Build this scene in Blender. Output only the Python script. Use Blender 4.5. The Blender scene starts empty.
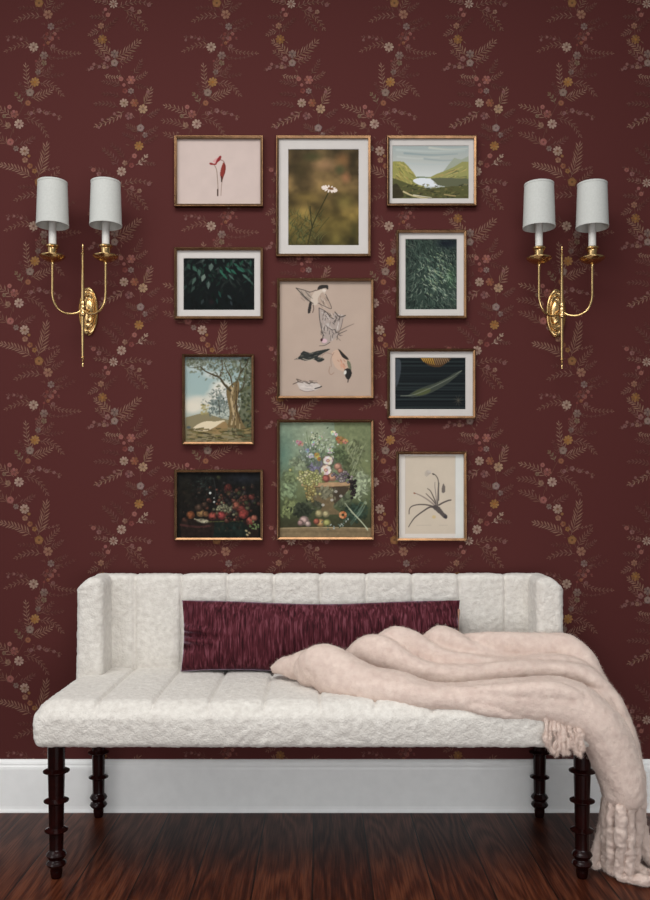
import bpy, bmesh, math, random
import numpy as np
from mathutils import Vector, Matrix

scene = bpy.context.scene
COL = scene.collection
PI = math.pi

# ------------------------------------------------------------------ camera
F = 866.0
CH = 0.978
CD = 2.75
cam_data = bpy.data.cameras.new('camera')
cam = bpy.data.objects.new('camera', cam_data)
COL.objects.link(cam)
cam.location = (0, -CD, CH)
cam.rotation_euler = (PI / 2, 0, 0)
cam_data.sensor_fit = 'HORIZONTAL'
cam_data.sensor_width = 36.0
cam_data.lens = 36.0 * F / 650.0
cam_data.shift_x = 5.0 / 650.0
cam_data.shift_y = 53.0 / 650.0
cam_data.clip_start = 0.05
scene.camera = cam


def at(px, py, y):
    """real-world point that the photograph shows at pixel px,py when it stands y metres from the wall"""
    d = y + CD
    return np.array(((px - 320.0) / F * d, y, CH - (py - 503.0) / F * d))


# ------------------------------------------------------------------ colour
def lin(c):
    c = np.asarray(c, dtype=float) / 255.0
    return np.where(c <= 0.04045, c / 12.92, ((c + 0.055) / 1.055) ** 2.4)


def rgba(c):
    l = lin(c)
    return (float(l[0]), float(l[1]), float(l[2]), 1.0)


# ------------------------------------------------------------------ noise (numpy gradient noise)
def _hash(ix, iy, iz, seed):
    h = (ix * 374761393 + iy * 668265263 + iz * 2147483647 + seed * 1274126177) & 0xffffffff
    h = ((h ^ (h >> 13)) * 1274126177) & 0xffffffff
    h = h ^ (h >> 16)
    return (h & 0xffff) / 65535.0 * 2 - 1


def vnoise(p, seed=0):
    p = np.asarray(p, dtype=float)
    i = np.floor(p).astype(np.int64)
    f = p - i
    f = f * f * f * (f * (f * 6 - 15) + 10)
    r = 0
    for a in (0, 1):
        wx = f[:, 0] if a else 1 - f[:, 0]
        for b in (0, 1):
            wy = f[:, 1] if b else 1 - f[:, 1]
            for c in (0, 1):
                wz = f[:, 2] if c else 1 - f[:, 2]
                r = r + wx * wy * wz * _hash(i[:, 0] + a, i[:, 1] + b, i[:, 2] + c, seed)
    return r


# ------------------------------------------------------------------ materials
def new_mat(name):
    m = bpy.data.materials.new(name)
    m.use_nodes = True
    nt = m.node_tree
    b = nt.nodes['Principled BSDF']
    return m, nt, b


def N(nt, t, **kw):
    n = nt.nodes.new(t)
    for k, v in kw.items():
        if k.startswith('i_'):
            n.inputs[k[2:].replace('_', ' ')].default_value = v
        else:
            setattr(n, k, v)
    return n


def ramp(nt, stops):
    r = nt.nodes.new('ShaderNodeValToRGB')
    e = r.color_ramp.elements
    while len(e) < len(stops):
        e.new(0.5)
    for k, (p, c) in enumerate(stops):
        e[k].position = p
        e[k].color = c
    return r


def mat_simple(name, col, rough=0.5, metal=0.0, var=0.0, vscale=30, bump=0.0, bscale=200, bdist=0.001, coat=0.0):
    m, nt, b = new_mat(name)
    b.inputs['Roughness'].default_value = rough
    b.inputs['Metallic'].default_value = metal
    b.inputs['Coat Weight'].default_value = coat
    tc = N(nt, 'ShaderNodeTexCoord')
    nz = N(nt, 'ShaderNodeTexNoise')
    nz.inputs['Scale'].default_value = vscale
    nz.inputs['Detail'].default_value = 4
    nt.links.new(tc.outputs['Object'], nz.inputs['Vector'])
    c = np.asarray(col, float)
    rp = ramp(nt, [(0.3, rgba(np.clip(c * (1 - var), 0, 255))), (0.7, rgba(np.clip(c * (1 + var), 0, 255)))])
    nt.links.new(nz.outputs['Fac'], rp.inputs['Fac'])
    nt.links.new(rp.outputs['Color'], b.inputs['Base Color'])
    if bump > 0:
        n2 = N(nt, 'ShaderNodeTexNoise')
        n2.inputs['Scale'].default_value = bscale
        n2.inputs['Detail'].default_value = 3
        nt.links.new(tc.outputs['Object'], n2.inputs['Vector'])
        bp = N(nt, 'ShaderNodeBump')
        bp.inputs['Strength'].default_value = bump
        bp.inputs['Distance'].default_value = bdist
        nt.links.new(n2.outputs['Fac'], bp.inputs['Height'])
        nt.links.new(bp.outputs['Normal'], b.inputs['Normal'])
    return m


def mat_attr(name, attr, rough=0.6, bump=0.0, bscale=300, spec=0.5):
    m, nt, b = new_mat(name)
    a = N(nt, 'ShaderNodeAttribute', attribute_name=attr)
    nt.links.new(a.outputs['Color'], b.inputs['Base Color'])
    b.inputs['Roughness'].default_value = rough
    b.inputs['Specular IOR Level'].default_value = spec
    if bump:
        tc = N(nt, 'ShaderNodeTexCoord')
        n2 = N(nt, 'ShaderNodeTexNoise')
        n2.inputs['Scale'].default_value = bscale
        nt.links.new(tc.outputs['Object'], n2.inputs['Vector'])
        bp = N(nt, 'ShaderNodeBump')
        bp.inputs['Strength'].default_value = bump
        bp.inputs['Distance'].default_value = 0.0005
        nt.links.new(n2.outputs['Fac'], bp.inputs['Height'])
        nt.links.new(bp.outputs['Normal'], b.inputs['Normal'])
    return m


def mat_boucle():
    m, nt, b = new_mat('cream_boucle')
    tc = N(nt, 'ShaderNodeTexCoord')
    nz = N(nt, 'ShaderNodeTexNoise')
    nz.inputs['Scale'].default_value = 70
    nz.inputs['Detail'].default_value = 5
    nt.links.new(tc.outputs['Object'], nz.inputs['Vector'])
    rp = ramp(nt, [(0.3, rgba((203, 197, 189))), (0.7, rgba((222, 217, 209)))])
    nt.links.new(nz.outputs['Fac'], rp.inputs['Fac'])
    nt.links.new(rp.outputs['Color'], b.inputs['Base Color'])
    b.inputs['Roughness'].default_value = 0.95
    b.inputs['Specular IOR Level'].default_value = 0.1
    b.inputs['Sheen Weight'].default_value = 0.25
    b.inputs['Sheen Roughness'].default_value = 0.6
    v = N(nt, 'ShaderNodeTexVoronoi')
    v.inputs['Scale'].default_value = 190
    nz2 = N(nt, 'ShaderNodeTexNoise')
    nz2.inputs['Scale'].default_value = 60
    mx = N(nt, 'ShaderNodeMixRGB')
    mx.inputs['Fac'].default_value = 0.012
    nt.links.new(tc.outputs['Object'], nz2.inputs['Vector'])
    nt.links.new(tc.outputs['Object'], mx.inputs['Color1'])
    nt.links.new(nz2.outputs['Color'], mx.inputs['Color2'])
    nt.links.new(mx.outputs['Color'], v.inputs['Vector'])
    bp = N(nt, 'ShaderNodeBump', invert=True)
    bp.inputs['Strength'].default_value = 0.4
    bp.inputs['Distance'].default_value = 0.003
    nt.links.new(v.outputs['Distance'], bp.inputs['Height'])
    nt.links.new(bp.outputs['Normal'], b.inputs['Normal'])
    return m


def mat_velvet():
    m, nt, b = new_mat('burgundy_velvet')
    tc = N(nt, 'ShaderNodeTexCoord')
    mp = N(nt, 'ShaderNodeMapping')
    mp.inputs['Scale'].default_value = (170, 60, 18)
    nt.links.new(tc.outputs['Object'], mp.inputs['Vector'])
    nz = N(nt, 'ShaderNodeTexNoise')
    nz.inputs['Scale'].default_value = 1.0
    nz.inputs['Detail'].default_value = 3
    nz.inputs['Distortion'].default_value = 0.6
    nt.links.new(mp.outputs['Vector'], nz.inputs['Vector'])
    rp = ramp(nt, [(0.34, rgba((42, 9, 15))), (0.52, rgba((76, 28, 36))), (0.70, rgba((112, 60, 70)))])
    nt.links.new(nz.outputs['Fac'], rp.inputs['Fac'])
    nt.links.new(rp.outputs['Color'], b.inputs['Base Color'])
    b.inputs['Roughness'].default_value = 0.8
    b.inputs['Specular IOR Level'].default_value = 0.15
    b.inputs['Sheen Weight'].default_value = 0.95
    b.inputs['Sheen Roughness'].default_value = 0.28
    b.inputs['Sheen Tint'].default_value = rgba((205, 180, 205))
    bp = N(nt, 'ShaderNodeBump')
    bp.inputs['Strength'].default_value = 0.5
    bp.inputs['Distance'].default_value = 0.004
    nt.links.new(nz.outputs['Fac'], bp.inputs['Height'])
    nt.links.new(bp.outputs['Normal'], b.inputs['Normal'])
    return m


def mat_mohair():
    m, nt, b = new_mat('blush_mohair')
    tc = N(nt, 'ShaderNodeTexCoord')
    nz = N(nt, 'ShaderNodeTexNoise')
    nz.inputs['Scale'].default_value = 45
    nz.inputs['Detail'].default_value = 6
    nt.links.new(tc.outputs['Object'], nz.inputs['Vector'])
    rp = ramp(nt, [(0.3, rgba((204, 182, 171))), (0.7, rgba((220, 201, 189)))])
    nt.links.new(nz.outputs['Fac'], rp.inputs['Fac'])
    nt.links.new(rp.outputs['Color'], b.inputs['Base Color'])
    b.inputs['Roughness'].default_value = 0.95
    b.inputs['Specular IOR Level'].default_value = 0.1
    b.inputs['Sheen Weight'].default_value = 0.5
    b.inputs['Sheen Roughness'].default_value = 0.5
    b.inputs['Sheen Tint'].default_value = rgba((240, 228, 218))
    n2 = N(nt, 'ShaderNodeTexNoise')
    n2.inputs['Scale'].default_value = 240
    n2.inputs['Detail'].default_value = 4
    nt.links.new(tc.outputs['Object'], n2.inputs['Vector'])
    bp = N(nt, 'ShaderNodeBump')
    bp.inputs['Strength'].default_value = 0.5
    bp.inputs['Distance'].default_value = 0.003
    nt.links.new(n2.outputs['Fac'], bp.inputs['Height'])
    nt.links.new(bp.outputs['Normal'], b.inputs['Normal'])
    return m


def mat_floor():
    m, nt, b = new_mat('dark_oak_floor')
    L = nt.links.new
    geo = N(nt, 'ShaderNodeNewGeometry')
    sep = N(nt, 'ShaderNodeSeparateXYZ')
    L(geo.outputs['Position'], sep.inputs['Vector'])

    def M(op, a, c=None):
        n = N(nt, 'ShaderNodeMath', operation=op)
        for k, v in enumerate((a, c)):
            if v is None:
                continue
            if isinstance(v, (int, float)):
                n.inputs[k].default_value = v
            else:
                L(v, n.inputs[k])
        return n.outputs[0]
    px = M('DIVIDE', M('ADD', sep.outputs['X'], 20.083), 0.152)
    pid = M('FLOOR', px)
    fr = M('SUBTRACT', px, pid)
    wn = N(nt, 'ShaderNodeTexWhiteNoise', noise_dimensions='1D')
    L(pid, wn.inputs['W'])
    yo = M('ADD', sep.outputs['Y'], M('MULTIPLY', wn.outputs['Value'], 17.0))
    # cathedral grain: rings of a slowly varying field
    c1 = N(nt, 'ShaderNodeCombineXYZ')
    L(M('MULTIPLY', sep.outputs['X'], 9.0), c1.inputs['X'])
    L(M('MULTIPLY', yo, 1.1), c1.inputs['Y'])
    L(M('MULTIPLY', pid, 3.7), c1.inputs['Z'])
    n1 = N(nt, 'ShaderNodeTexNoise')
    n1.inputs['Scale'].default_value = 1.0
    n1.inputs['Detail'].default_value = 1.5
    L(c1.outputs['Vector'], n1.inputs['Vector'])
    rings = M('MULTIPLY_ADD', M('SINE', M('MULTIPLY', n1.outputs['Fac'], 70.0)), 0.5)
    rings.node.inputs[2].default_value = 0.5
    # fine pores
    c2 = N(nt, 'ShaderNodeCombineXYZ')
    L(M('MULTIPLY', sep.outputs['X'], 220.0), c2.inputs['X'])
    L(M('MULTIPLY', yo, 9.0), c2.inputs['Y'])
    L(pid, c2.inputs['Z'])
    n2 = N(nt, 'ShaderNodeTexNoise')
    n2.inputs['Scale'].default_value = 1.0
    n2.inputs['Detail'].default_value = 3
    L(c2.outputs['Vector'], n2.inputs['Vector'])
    g = M('ADD', M('MULTIPLY', rings, 0.22), M('MULTIPLY', n2.outputs['Fac'], 0.8))
    g = M('ADD', g, M('MULTIPLY', M('SUBTRACT', wn.outputs['Value'], 0.5), 0.22))
    rp = ramp(nt, [(0.3, rgba((44, 17, 10))), (0.5, rgba((68, 31, 18))), (0.75, rgba((98, 53, 34)))])
    L(g, rp.inputs['Fac'])
    # narrow bevelled joint between boards
    e = M('MINIMUM', fr, M('SUBTRACT', 1.0, fr))
    joint = M('LESS_THAN', e, 0.012)
    mx = N(nt, 'ShaderNodeMixRGB')
    L(joint, mx.inputs['Fac'])
    L(rp.outputs['Color'], mx.inputs['Color1'])
    mx.inputs['Color2'].default_value = rgba((18, 9, 7))
    L(mx.outputs['Color'], b.inputs['Base Color'])
    L(M('MULTIPLY_ADD', g, -0.12), b.inputs['Roughness'])
    b.inputs['Roughness'].links[0].from_node.inputs[2].default_value = 0.44
    b.inputs['IOR'].default_value = 1.2
    bp = N(nt, 'ShaderNodeBump')
    bp.inputs['Strength'].default_value = 0.35
    bp.inputs['Distance'].default_value = 0.0012
    L(M('SUBTRACT', g, joint), bp.inputs['Height'])
    L(bp.outputs['Normal'], b.inputs['Normal'])
    return m


M_WALL = mat_attr('floral_wallpaper', 'print_colour', rough=0.8, bump=0.25, bscale=900, spec=0.12)
M_PRINT = mat_attr('printed_art', 'print_colour', rough=0.6, spec=0.08)
M_BOUCLE = mat_boucle()
M_VELVET = mat_velvet()
M_MOHAIR = mat_mohair()
M_FLOOR = mat_floor()
M_TRIM = mat_simple('white_painted_trim', (243, 243, 241), 0.4, var=0.01)
M_LEG = mat_simple('dark_mahogany', (26, 5, 4), 0.2, var=0.3, vscale=60)
M_LEG.node_tree.nodes['Principled BSDF'].inputs['IOR'].default_value = 1.35
M_BRASS = mat_simple('antique_brass', (214, 180, 126), 0.22, metal=1.0, var=0.03, vscale=60)
M_FRAME = mat_simple('bronzed_gold_wood', (122, 92, 66), 0.27, metal=0.95, var=0.10, vscale=40)
M_MAT = mat_simple('white_mat_board', (196, 190, 185), 0.8, var=0.01)
M_BACK = mat_simple('brown_backing_board', (90, 66, 46), 0.9, var=0.1)
M_SHADE = mat_simple('white_linen_shade', (189, 190, 185), 0.9, var=0.02, vscale=200, bump=0.15, bscale=900)
M_CANDLE = mat_simple('white_candle_sleeve', (206, 203, 197), 0.5, var=0.01)
M_ZIP = mat_simple('tan_zip_tape', (150, 112, 92), 0.7, var=0.2, vscale=400)


# ------------------------------------------------------------------ objects
def link(name, me, mat, parent=None, loc=(0, 0, 0), smooth=True):
    o = bpy.data.objects.new(name, me)
    COL.objects.link(o)
    if mat is not None:
        me.materials.append(mat)
    if smooth:
        me.polygons.foreach_set('use_smooth', [True] * len(me.polygons))
    o.location = loc
    if parent is not None:
        o.parent = parent
    return o


def tag(o, label, cat, group=None):
    o['label'] = label
    o['category'] = cat
    if group:
        o['group'] = group
    return o


def structure(o):
    o['kind'] = 'structure'
    return o


def thing(name, label, cat, loc=(0, 0, 0), group=None):
    o = bpy.data.objects.new(name, None)
    COL.objects.link(o)
    o.location = loc
    o.empty_display_size = 0.05
    return tag(o, label, cat, group)


def mesh_from(name, verts, faces):
    me = bpy.data.meshes.new(name)
    me.from_pydata([tuple(map(float, v)) for v in verts], [], faces)
    me.update()
    return me


def sharp(me, deg=35):
    me.set_sharp_from_angle(angle=math.radians(deg))


def lathe(profile, seg=28, centre=(0, 0, 0)):
    """profile: (radius, z) list from bottom to top; returns verts, faces (closed ends)"""
    vs, fs = [], []
    cx, cy, cz = centre
    for r, z in profile:
        for k in range(seg):
            a = 2 * PI * k / seg
            vs.append((cx + r * math.cos(a), cy + r * math.sin(a), cz + z))
    n = len(profile)
    for i in range(n - 1):
        for k in range(seg):
            k2 = (k + 1) % seg
            fs.append((i * seg + k, i * seg + k2, (i + 1) * seg + k2, (i + 1) * seg + k))
    fs.append(tuple(range(seg - 1, -1, -1)))
    fs.append(tuple((n - 1) * seg + k for k in range(seg)))
    return vs, fs


def catmull(pts, per=8):
    P = np.asarray(pts, float)
    n = len(P)
    out = []
    for i in range(n - 1):
        p0 = P[max(i - 1, 0)]
        p1, p2 = P[i], P[i + 1]
        p3 = P[min(i + 2, n - 1)]
        for k in range(per):
            t = k / per
            out.append(0.5 * ((2 * p1) + (-p0 + p2) * t + (2 * p0 - 5 * p1 + 4 * p2 - p3) * t * t
                              + (-p0 + 3 * p1 - 3 * p2 + p3) * t ** 3))
    out.append(P[-1])
    return np.array(out)


def tube(path, radii, seg=12, round_ends=True):
    """path Nx3, radii N; returns verts, faces of a closed tube"""
    P = np.asarray(path, float)
    R = np.asarray(radii, float) * np.ones(len(P))
    T = np.gradient(P, axis=0)
    T /= np.linalg.norm(T, axis=1)[:, None] + 1e-12
    if round_ends:
        r0, r1 = R[0], R[-1]
        pre, preR, post, postR = [], [], [], []
        for a in (0.98, 0.8, 0.45):
            pre.append(P[0] - T[0] * r0 * a)
            preR.append(r0 * math.sqrt(1 - a * a))
        for a in (0.45, 0.8, 0.98):
            post.append(P[-1] + T[-1] * r1 * a)
            postR.append(r1 * math.sqrt(1 - a * a))
        P = np.vstack([pre, P, post])
        R = np.concatenate([preR, R, postR])
        T = np.vstack([[T[0]] * 3, T, [T[-1]] * 3])
    up = np.array((0.0, 1.0, 0.0)) if abs(T[0][1]) < 0.9 else np.array((1.0, 0, 0))
    vs, fs = [], []
    u = up
    for i in range(len(P)):
        u = u - T[i] * np.dot(u, T[i])
        u /= np.linalg.norm(u)
        w = np.cross(T[i], u)
        for k in range(seg):
            a = 2 * PI * k / seg
            vs.append(P[i] + R[i] * (math.cos(a) * u + math.sin(a) * w))
    n = len(P)
    for i in range(n - 1):
        for k in range(seg):
            k2 = (k + 1) % seg
            fs.append((i * seg + k, i * seg + k2, (i + 1) * seg + k2, (i + 1) * seg + k))
    fs.append(tuple(range(seg - 1, -1, -1)))
    fs.append(tuple((n - 1) * seg + k for k in range(seg)))
    return vs, fs


def merge(parts):
    V, Fc = [], []
    for vs, fs in parts:
        o = len(V)
        V.extend(vs)
        Fc.extend([tuple(i + o for i in f) for f in fs])
    return V, Fc


def box(x0, x1, y0, y1, z0, z1):
    vs = [(x0, y0, z0), (x1, y0, z0), (x1, y1, z0), (x0, y1, z0), (x0, y0, z1), (x1, y0, z1), (x1, y1, z1), (x0, y1, z1)]
    fs = [(0, 3, 2, 1), (4, 5, 6, 7), (0, 1, 5, 4), (1, 2, 6, 5), (2, 3, 7, 6), (3, 0, 4, 7)]
    return vs, fs


# ------------------------------------------------------------------ wallpaper print (part of the wall's own mesh)
PXM = 315.0          # wall scale: how many photo pixels one metre of wall fills
rng = random.Random(5)
C_CREAM = (176, 158, 138); C_GREY = (126, 112, 102); C_YEL = (158, 122, 66); C_OCH = (136, 102, 58)
C_PINK = (148, 98, 88); C_TAN = (146, 110, 86); C_RED = (116, 64, 56); C_ORG = (138, 94, 66); C_MAUVE = (128, 94, 88)
C_L1 = (142, 114, 94); C_L2 = (122, 92, 77); C_L3 = (104, 73, 63); C_SAGE = (120, 106, 82); C_DIM = (92, 58, 50)
POLY = []            # (points in tile pixels, colour)


def p_poly(pts, c):
    POLY.append((pts, c))


def jit(c, k=10):
    d = rng.uniform(-k, k)
    return tuple(max(0, min(255, v + d + rng.uniform(-3, 3))) for v in c)


def leaf(x, y, ang, ln, w, c):
    ca, sa = math.cos(ang), math.sin(ang)
    pts = []
    for t, s in ((0, 0), (0.3, 0.8), (0.6, 1), (1, 0), (0.6, -1), (0.3, -0.8)):
        pts.append((x + ca * ln * t - sa * w * 0.5 * s, y + sa * ln * t + ca * w * 0.5 * s))
    p_poly(pts, jit(c))


def ribbon(pts, w, c):
    for (x0, y0), (x1, y1) in zip(pts[:-1], pts[1:]):
        dx, dy = x1 - x0, y1 - y0
        l = math.hypot(dx, dy) + 1e-6
        nx, ny = -dy / l * w / 2, dx / l * w / 2
        p_poly([(x0 + nx, y0 + ny), (x1 + nx, y1 + ny), (x1 - nx, y1 - ny), (x0 - nx, y0 - ny)], c)


def disc(x, y, r, c, n=10):
    p_poly([(x + r * math.cos(2 * PI * k / n), y + r * math.sin(2 * PI * k / n)) for k in range(n)], jit(c, 5))


def daisy(x, y, r, c, n=8, cc=None, gap=1.0, a0=None):
    r *= 0.90
    a0 = rng.uniform(0, 1) if a0 is None else a0
    w = 2 * PI * r * 0.62 / n * gap
    for k in range(n):
        a = a0 + 2 * PI * k / n
        ca, sa = math.cos(a), math.sin(a)
        pts = []
        for t, s in ((0.22, 0.3), (0.6, 0.95), (0.85, 1.0), (1.0, 0.45), (1.0, -0.45), (0.85, -1.0), (0.6, -0.95), (0.22, -0.3)):
            pts.append((x + ca * r * t - sa * w * 0.5 * s, y + sa * r * t + ca * w * 0.5 * s))
        p_poly(pts, jit(c, 14))
    disc(x, y, r * 0.27, cc or tuple(v * 0.72 for v in c), 8)


def rose(x, y, r, c):
    r *= 0.86
    n = 14
    p_poly([(x + r * (1 + 0.14 * math.cos(5 * 2 * PI * k / n + 1)) * math.cos(2 * PI * k / n),
             y + r * (1 + 0.14 * math.cos(5 * 2 * PI * k / n + 1)) * math.sin(2 * PI * k / n)) for k in range(n)], tuple(v * 0.86 for v in c))
    for k in range(5):
        a = 2 * PI * k / 5 + 0.4
        disc(x + 0.5 * r * math.cos(a), y + 0.5 * r * math.sin(a), r * 0.42, tuple(min(255, v * 1.06) for v in c), 7)
    disc(x, y, r * 0.28, tuple(v * 0.75 for v in c), 7)


def sprig(x0, y0, x1, y1, c, n=6, ln=5.0, w=1.15, bend=0.15, ang=0.75, tip=True, stem=0.5, taper=0.55):
    dx, dy = x1 - x0, y1 - y0
    n = int(round(n * 1.05))
    w *= 0.95
    ln *= 1.3
    L = math.hypot(dx, dy)
    nx, ny = -dy / L, dx / L
    pts = []
    for k in range(9):
        t = k / 8
        b = bend * L * math.sin(PI * t) * 0.6
        pts.append((x0 + dx * t + nx * b, y0 + dy * t + ny * b))
    ribbon(pts, stem, tuple(v * 0.9 for v in c))
    for k in range(n):
        t = (k + 0.6) / n
        f = t * 8
        i = min(int(f), 7)
        q = f - i
        x = pts[i][0] * (1 - q) + pts[i + 1][0] * q
        y = pts[i][1] * (1 - q) + pts[i + 1][1] * q
        a = math.atan2(pts[i + 1][1] - pts[i][1], pts[i + 1][0] - pts[i][0])
        l = ln * (1 - (1 - taper) * t)
        for s in (-1, 1):
            leaf(x, y, a + s * ang + rng.uniform(-.1, .1), l * rng.uniform(.85, 1.1), w, c)
    if tip:
        leaf(pts[-1][0], pts[-1][1], math.atan2(dy, dx), ln * 0.5, w, c)


def berries(x0, y0, x1, y1, c, n=5, r=1.3, bend=0.2):
    dx, dy = x1 - x0, y1 - y0
    L = math.hypot(dx, dy)
    nx, ny = -dy / L, dx / L
    pts = [(x0 + dx * k / 8 + nx * bend * L * math.sin(PI * k / 8) * .5, y0 + dy * k / 8 + ny * bend * L * math.sin(PI * k / 8) * .5) for k in range(9)]
    ribbon(pts, 0.4, tuple(v * 0.85 for v in C_L3))
    for k in range(n):
        i = int(1 + k * 7 / max(1, n - 1))
        s = 1 if k % 2 else -1
        disc(pts[i][0] + nx * s * 1.8, pts[i][1] + ny * s * 1.8, r * rng.uniform(.8, 1.15), c, 7)


def bud(x, y, r, c):
    daisy(x, y, r, c, 5, gap=1.15)


# main stems
VA = catmull([(51, 386), (44, 404), (42, 418), (36, 436), (30, 452), (22, 466), (16, 480), (10, 500), (22, 512), (34, 530), (42, 545), (51, 565)], 6)
VB = catmull([(101, 384), (104, 400), (112, 416), (120, 432), (130, 446), (138, 462), (141, 484), (139, 504), (128, 520), (113, 540), (104, 556), (101, 563)], 6)
for V_ in (VA, VB):
    ribbon([tuple(p) for p in V_], 0.6, (96, 66, 54))
# --- column A
sprig(32, 403, 6, 409, C_L2, 6, 4.5)
sprig(30, 400, 8, 395, C_L3, 5, 4)
for q in ((8, 398), (14, 395), (21, 397)):
    disc(q[0], q[1], 1.4, C_MAUVE)
sprig(40, 396, 60, 386, C_L3, 6, 4)
berries(44, 398, 58, 394, C_RED, 4)
sprig(48, 404, 79, 411, C_L2, 8, 4, 1.0)
bud(53, 404, 2.4, C_MAUVE)
sprig(46, 414, 72, 414, C_L3, 6, 2.2, .8)
sprig(36, 418, 41, 426, C_L3, 3, 4)
sprig(33, 456, 26, 424, C_L1, 8, 6, 1.25, -0.1)
sprig(37, 437, 39, 419, C_L2, 5, 6, 1.1)
sprig(40, 434, 52, 424, C_L3, 5, 4.5)
sprig(40, 441, 62, 453, C_L2, 7, 5, 1.1, -0.25)
sprig(42, 432, 62, 432, C_DIM, 6, 4)
sprig(31, 456, 50, 449, C_L1, 6, 6.5, 1.1, 0.1)
sprig(22, 462, 16, 452, C_SAGE, 3, 4, 1.6)
sprig(24, 456, 20, 442, C_DIM, 5, 4)
sprig(14, 477, -12, 464, C_L1, 7, 5.5, 1.2)
sprig(12, 487, -14, 479, C_L2, 7, 5.5, 1.1)
sprig(8, 503, -12, 492, C_L2, 6, 6, 1.3)
sprig(24, 473, 60, 475, C_L2, 7, 3.5, 1.0, -0.2)
for (x, y, r) in ((31, 471, 2.2), (39, 468.5, 2.8), (46.5, 471, 2.4), (54, 472.5, 1.9), (59, 477, 1.6)):
    bud(x, y, r, C_MAUVE)
sprig(24, 476, 47, 494, C_L2, 7, 5, 1.0, -0.25)
sprig(18, 503, 33, 496, C_L3, 5, 5, 1.2)
sprig(38, 535, 46, 504, C_L1, 8, 9, 1.3, 0.05, 0.6)
sprig(41, 527, 58, 525, C_L2, 4, 2.5, 1.0)
sprig(31, 535, 2, 523, C_L1, 9, 6.5, 1.4, 0.1)
sprig(45, 547, 58, 530, C_L2, 6, 5, 1.0, -.1)
sprig(50, 547, 62, 541, C_L3, 5, 4)
sprig(42, 554, 16, 558, C_L2, 6, 5, 1.2, 0.2)
sprig(40, 549, 20, 545, C_DIM, 6, 4)
sprig(52, 560, 66, 556, C_DIM, 5, 4)
sprig(54, 566, 74, 560, C_DIM, 5, 4)
disc(44, 403, 1.2, C_RED); disc(36, 419, 1.2, C_RED)
for k in range(46):
    t = rng.random()
    for V_ in (VA, VB):
        q = V_[int(t * (len(V_) - 1))]
        a = rng.uniform(0, 2 * PI)
        d = rng.uniform(3, 12)
        x, y = q[0] + d * math.cos(a), q[1] + 0.7 * d * math.sin(a)
        leaf(x, y, a + rng.uniform(-.6, .6), rng.uniform(2.5, 5), rng.uniform(.7, 1.2), rng.choice((C_L2, C_L3, C_DIM, C_L3)))
daisy(44, 413.5, 4.6, C_GREY, 6)
daisy(44, 421, 3.2, C_SAGE, 5)
bud(52, 397, 2.2, C_PINK); bud(48, 401, 2, C_ORG)
daisy(33.5, 405, 5.4, C_CREAM, 8, (120, 90, 80))
daisy(38, 430, 3.2, C_GREY, 5)
daisy(35, 440, 5.3, C_YEL, 8, (168, 120, 50))
rose(30, 450.5, 4.6, (136, 126, 110))
rose(28, 461, 3.4, C_ORG)
rose(9.5, 465, 2.8, C_PINK)
daisy(14.5, 472, 4.6, C_PINK, 6)
daisy(19, 482, 5.4, C_CREAM, 8, (120, 90, 80))
bud(8, 483, 3.2, C_L1); bud(4, 474, 2.4, C_SAGE)
rose(10.3, 500, 4.4, C_PINK)
daisy(16, 506.5, 3.2, C_GREY, 6)
daisy(24.5, 509, 5.4, C_CREAM, 8, (120, 90, 70))
bud(25, 518, 3.2, C_TAN); bud(30, 524, 3.0, C_ORG); bud(34.5, 529, 2.8, C_OCH); disc(29, 514, 1.6, C_OCH)
rose(39, 540, 5.2, C_OCH)
daisy(48, 551.5, 5.2, C_TAN, 6, (110, 70, 55))
daisy(51, 563.5, 4.0, C_GREY, 6)
for q in ((55, 571, C_PINK), (50, 575, C_MAUVE), (47, 571, C_RED)):
    bud(q[0], q[1], 1.9, q[2])
# --- column B
sprig(110, 413, 96, 400, C_L1, 6, 6, 1.4, .1)
sprig(108, 420, 97, 410, C_L2, 4, 5, 1.2)
sprig(114, 417, 138, 400, C_L1, 8, 7.5, 1.2, .08)
sprig(118, 420, 131, 415, C_L2, 4, 5, 1.3)
sprig(112, 425, 88, 428, C_L3, 5, 4)
berries(110, 424, 89, 426, C_MAUVE, 5, 1.6)
sprig(104, 433, 120, 434.5, C_L1, 6, 3.2, 1.2)
sprig(121, 444, 104, 440, C_L3, 6, 5, 1.0)
sprig(133, 432, 141, 419, C_L3, 5, 4.5)
sprig(134, 437, 146, 431, C_L2, 5, 4, 1.0)
sprig(134, 441, 150, 446, C_DIM, 6, 4)
sprig(143, 463, 150, 448, C_L1, 5, 6.5, 1.3)
sprig(124, 469, 96, 484, C_L1, 7, 5, 1.3, -.1)
berries(122, 472, 98, 484, C_MAUVE, 5, 1.5)
sprig(118, 465, 96, 462, C_L3, 6, 4.5)
sprig(120, 455, 104, 452, C_DIM, 5, 4)
sprig(147, 474, 158, 468, C_L3, 5, 4)
sprig(138, 491, 128, 484, C_L3, 5, 5)
sprig(143, 492, 156, 486, C_L3, 5, 4.5)
sprig(136, 499, 124, 492, C_DIM, 5, 4)
sprig(143, 500, 156, 494, C_DIM, 5, 4)
sprig(136, 523, 146, 514, C_CREAM, 3, 4.5, 1.7)
sprig(140, 518, 154, 522, C_L3, 5, 4)
sprig(118, 524, 104, 508, C_L3, 6, 5)
sprig(124, 517, 112, 503, C_DIM, 6, 4.5)
sprig(112, 536, 91, 526, C_L3, 6, 4)
sprig(110, 542, 96, 538, C_L2, 4, 4.5)
sprig(118, 545, 150, 541, C_L2, 7, 4.5, 1.2, -.2)
sprig(124, 547, 146, 566, C_L2, 7, 5, 1.2, -.2)
sprig(128, 549, 138, 566, C_L3, 5, 5)
sprig(106, 556, 92, 554, C_L3, 4, 4)
sprig(100, 568, 90, 572, C_L2, 4, 4.5)
sprig(103, 566, 116, 556, C_DIM, 5, 4)
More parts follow.
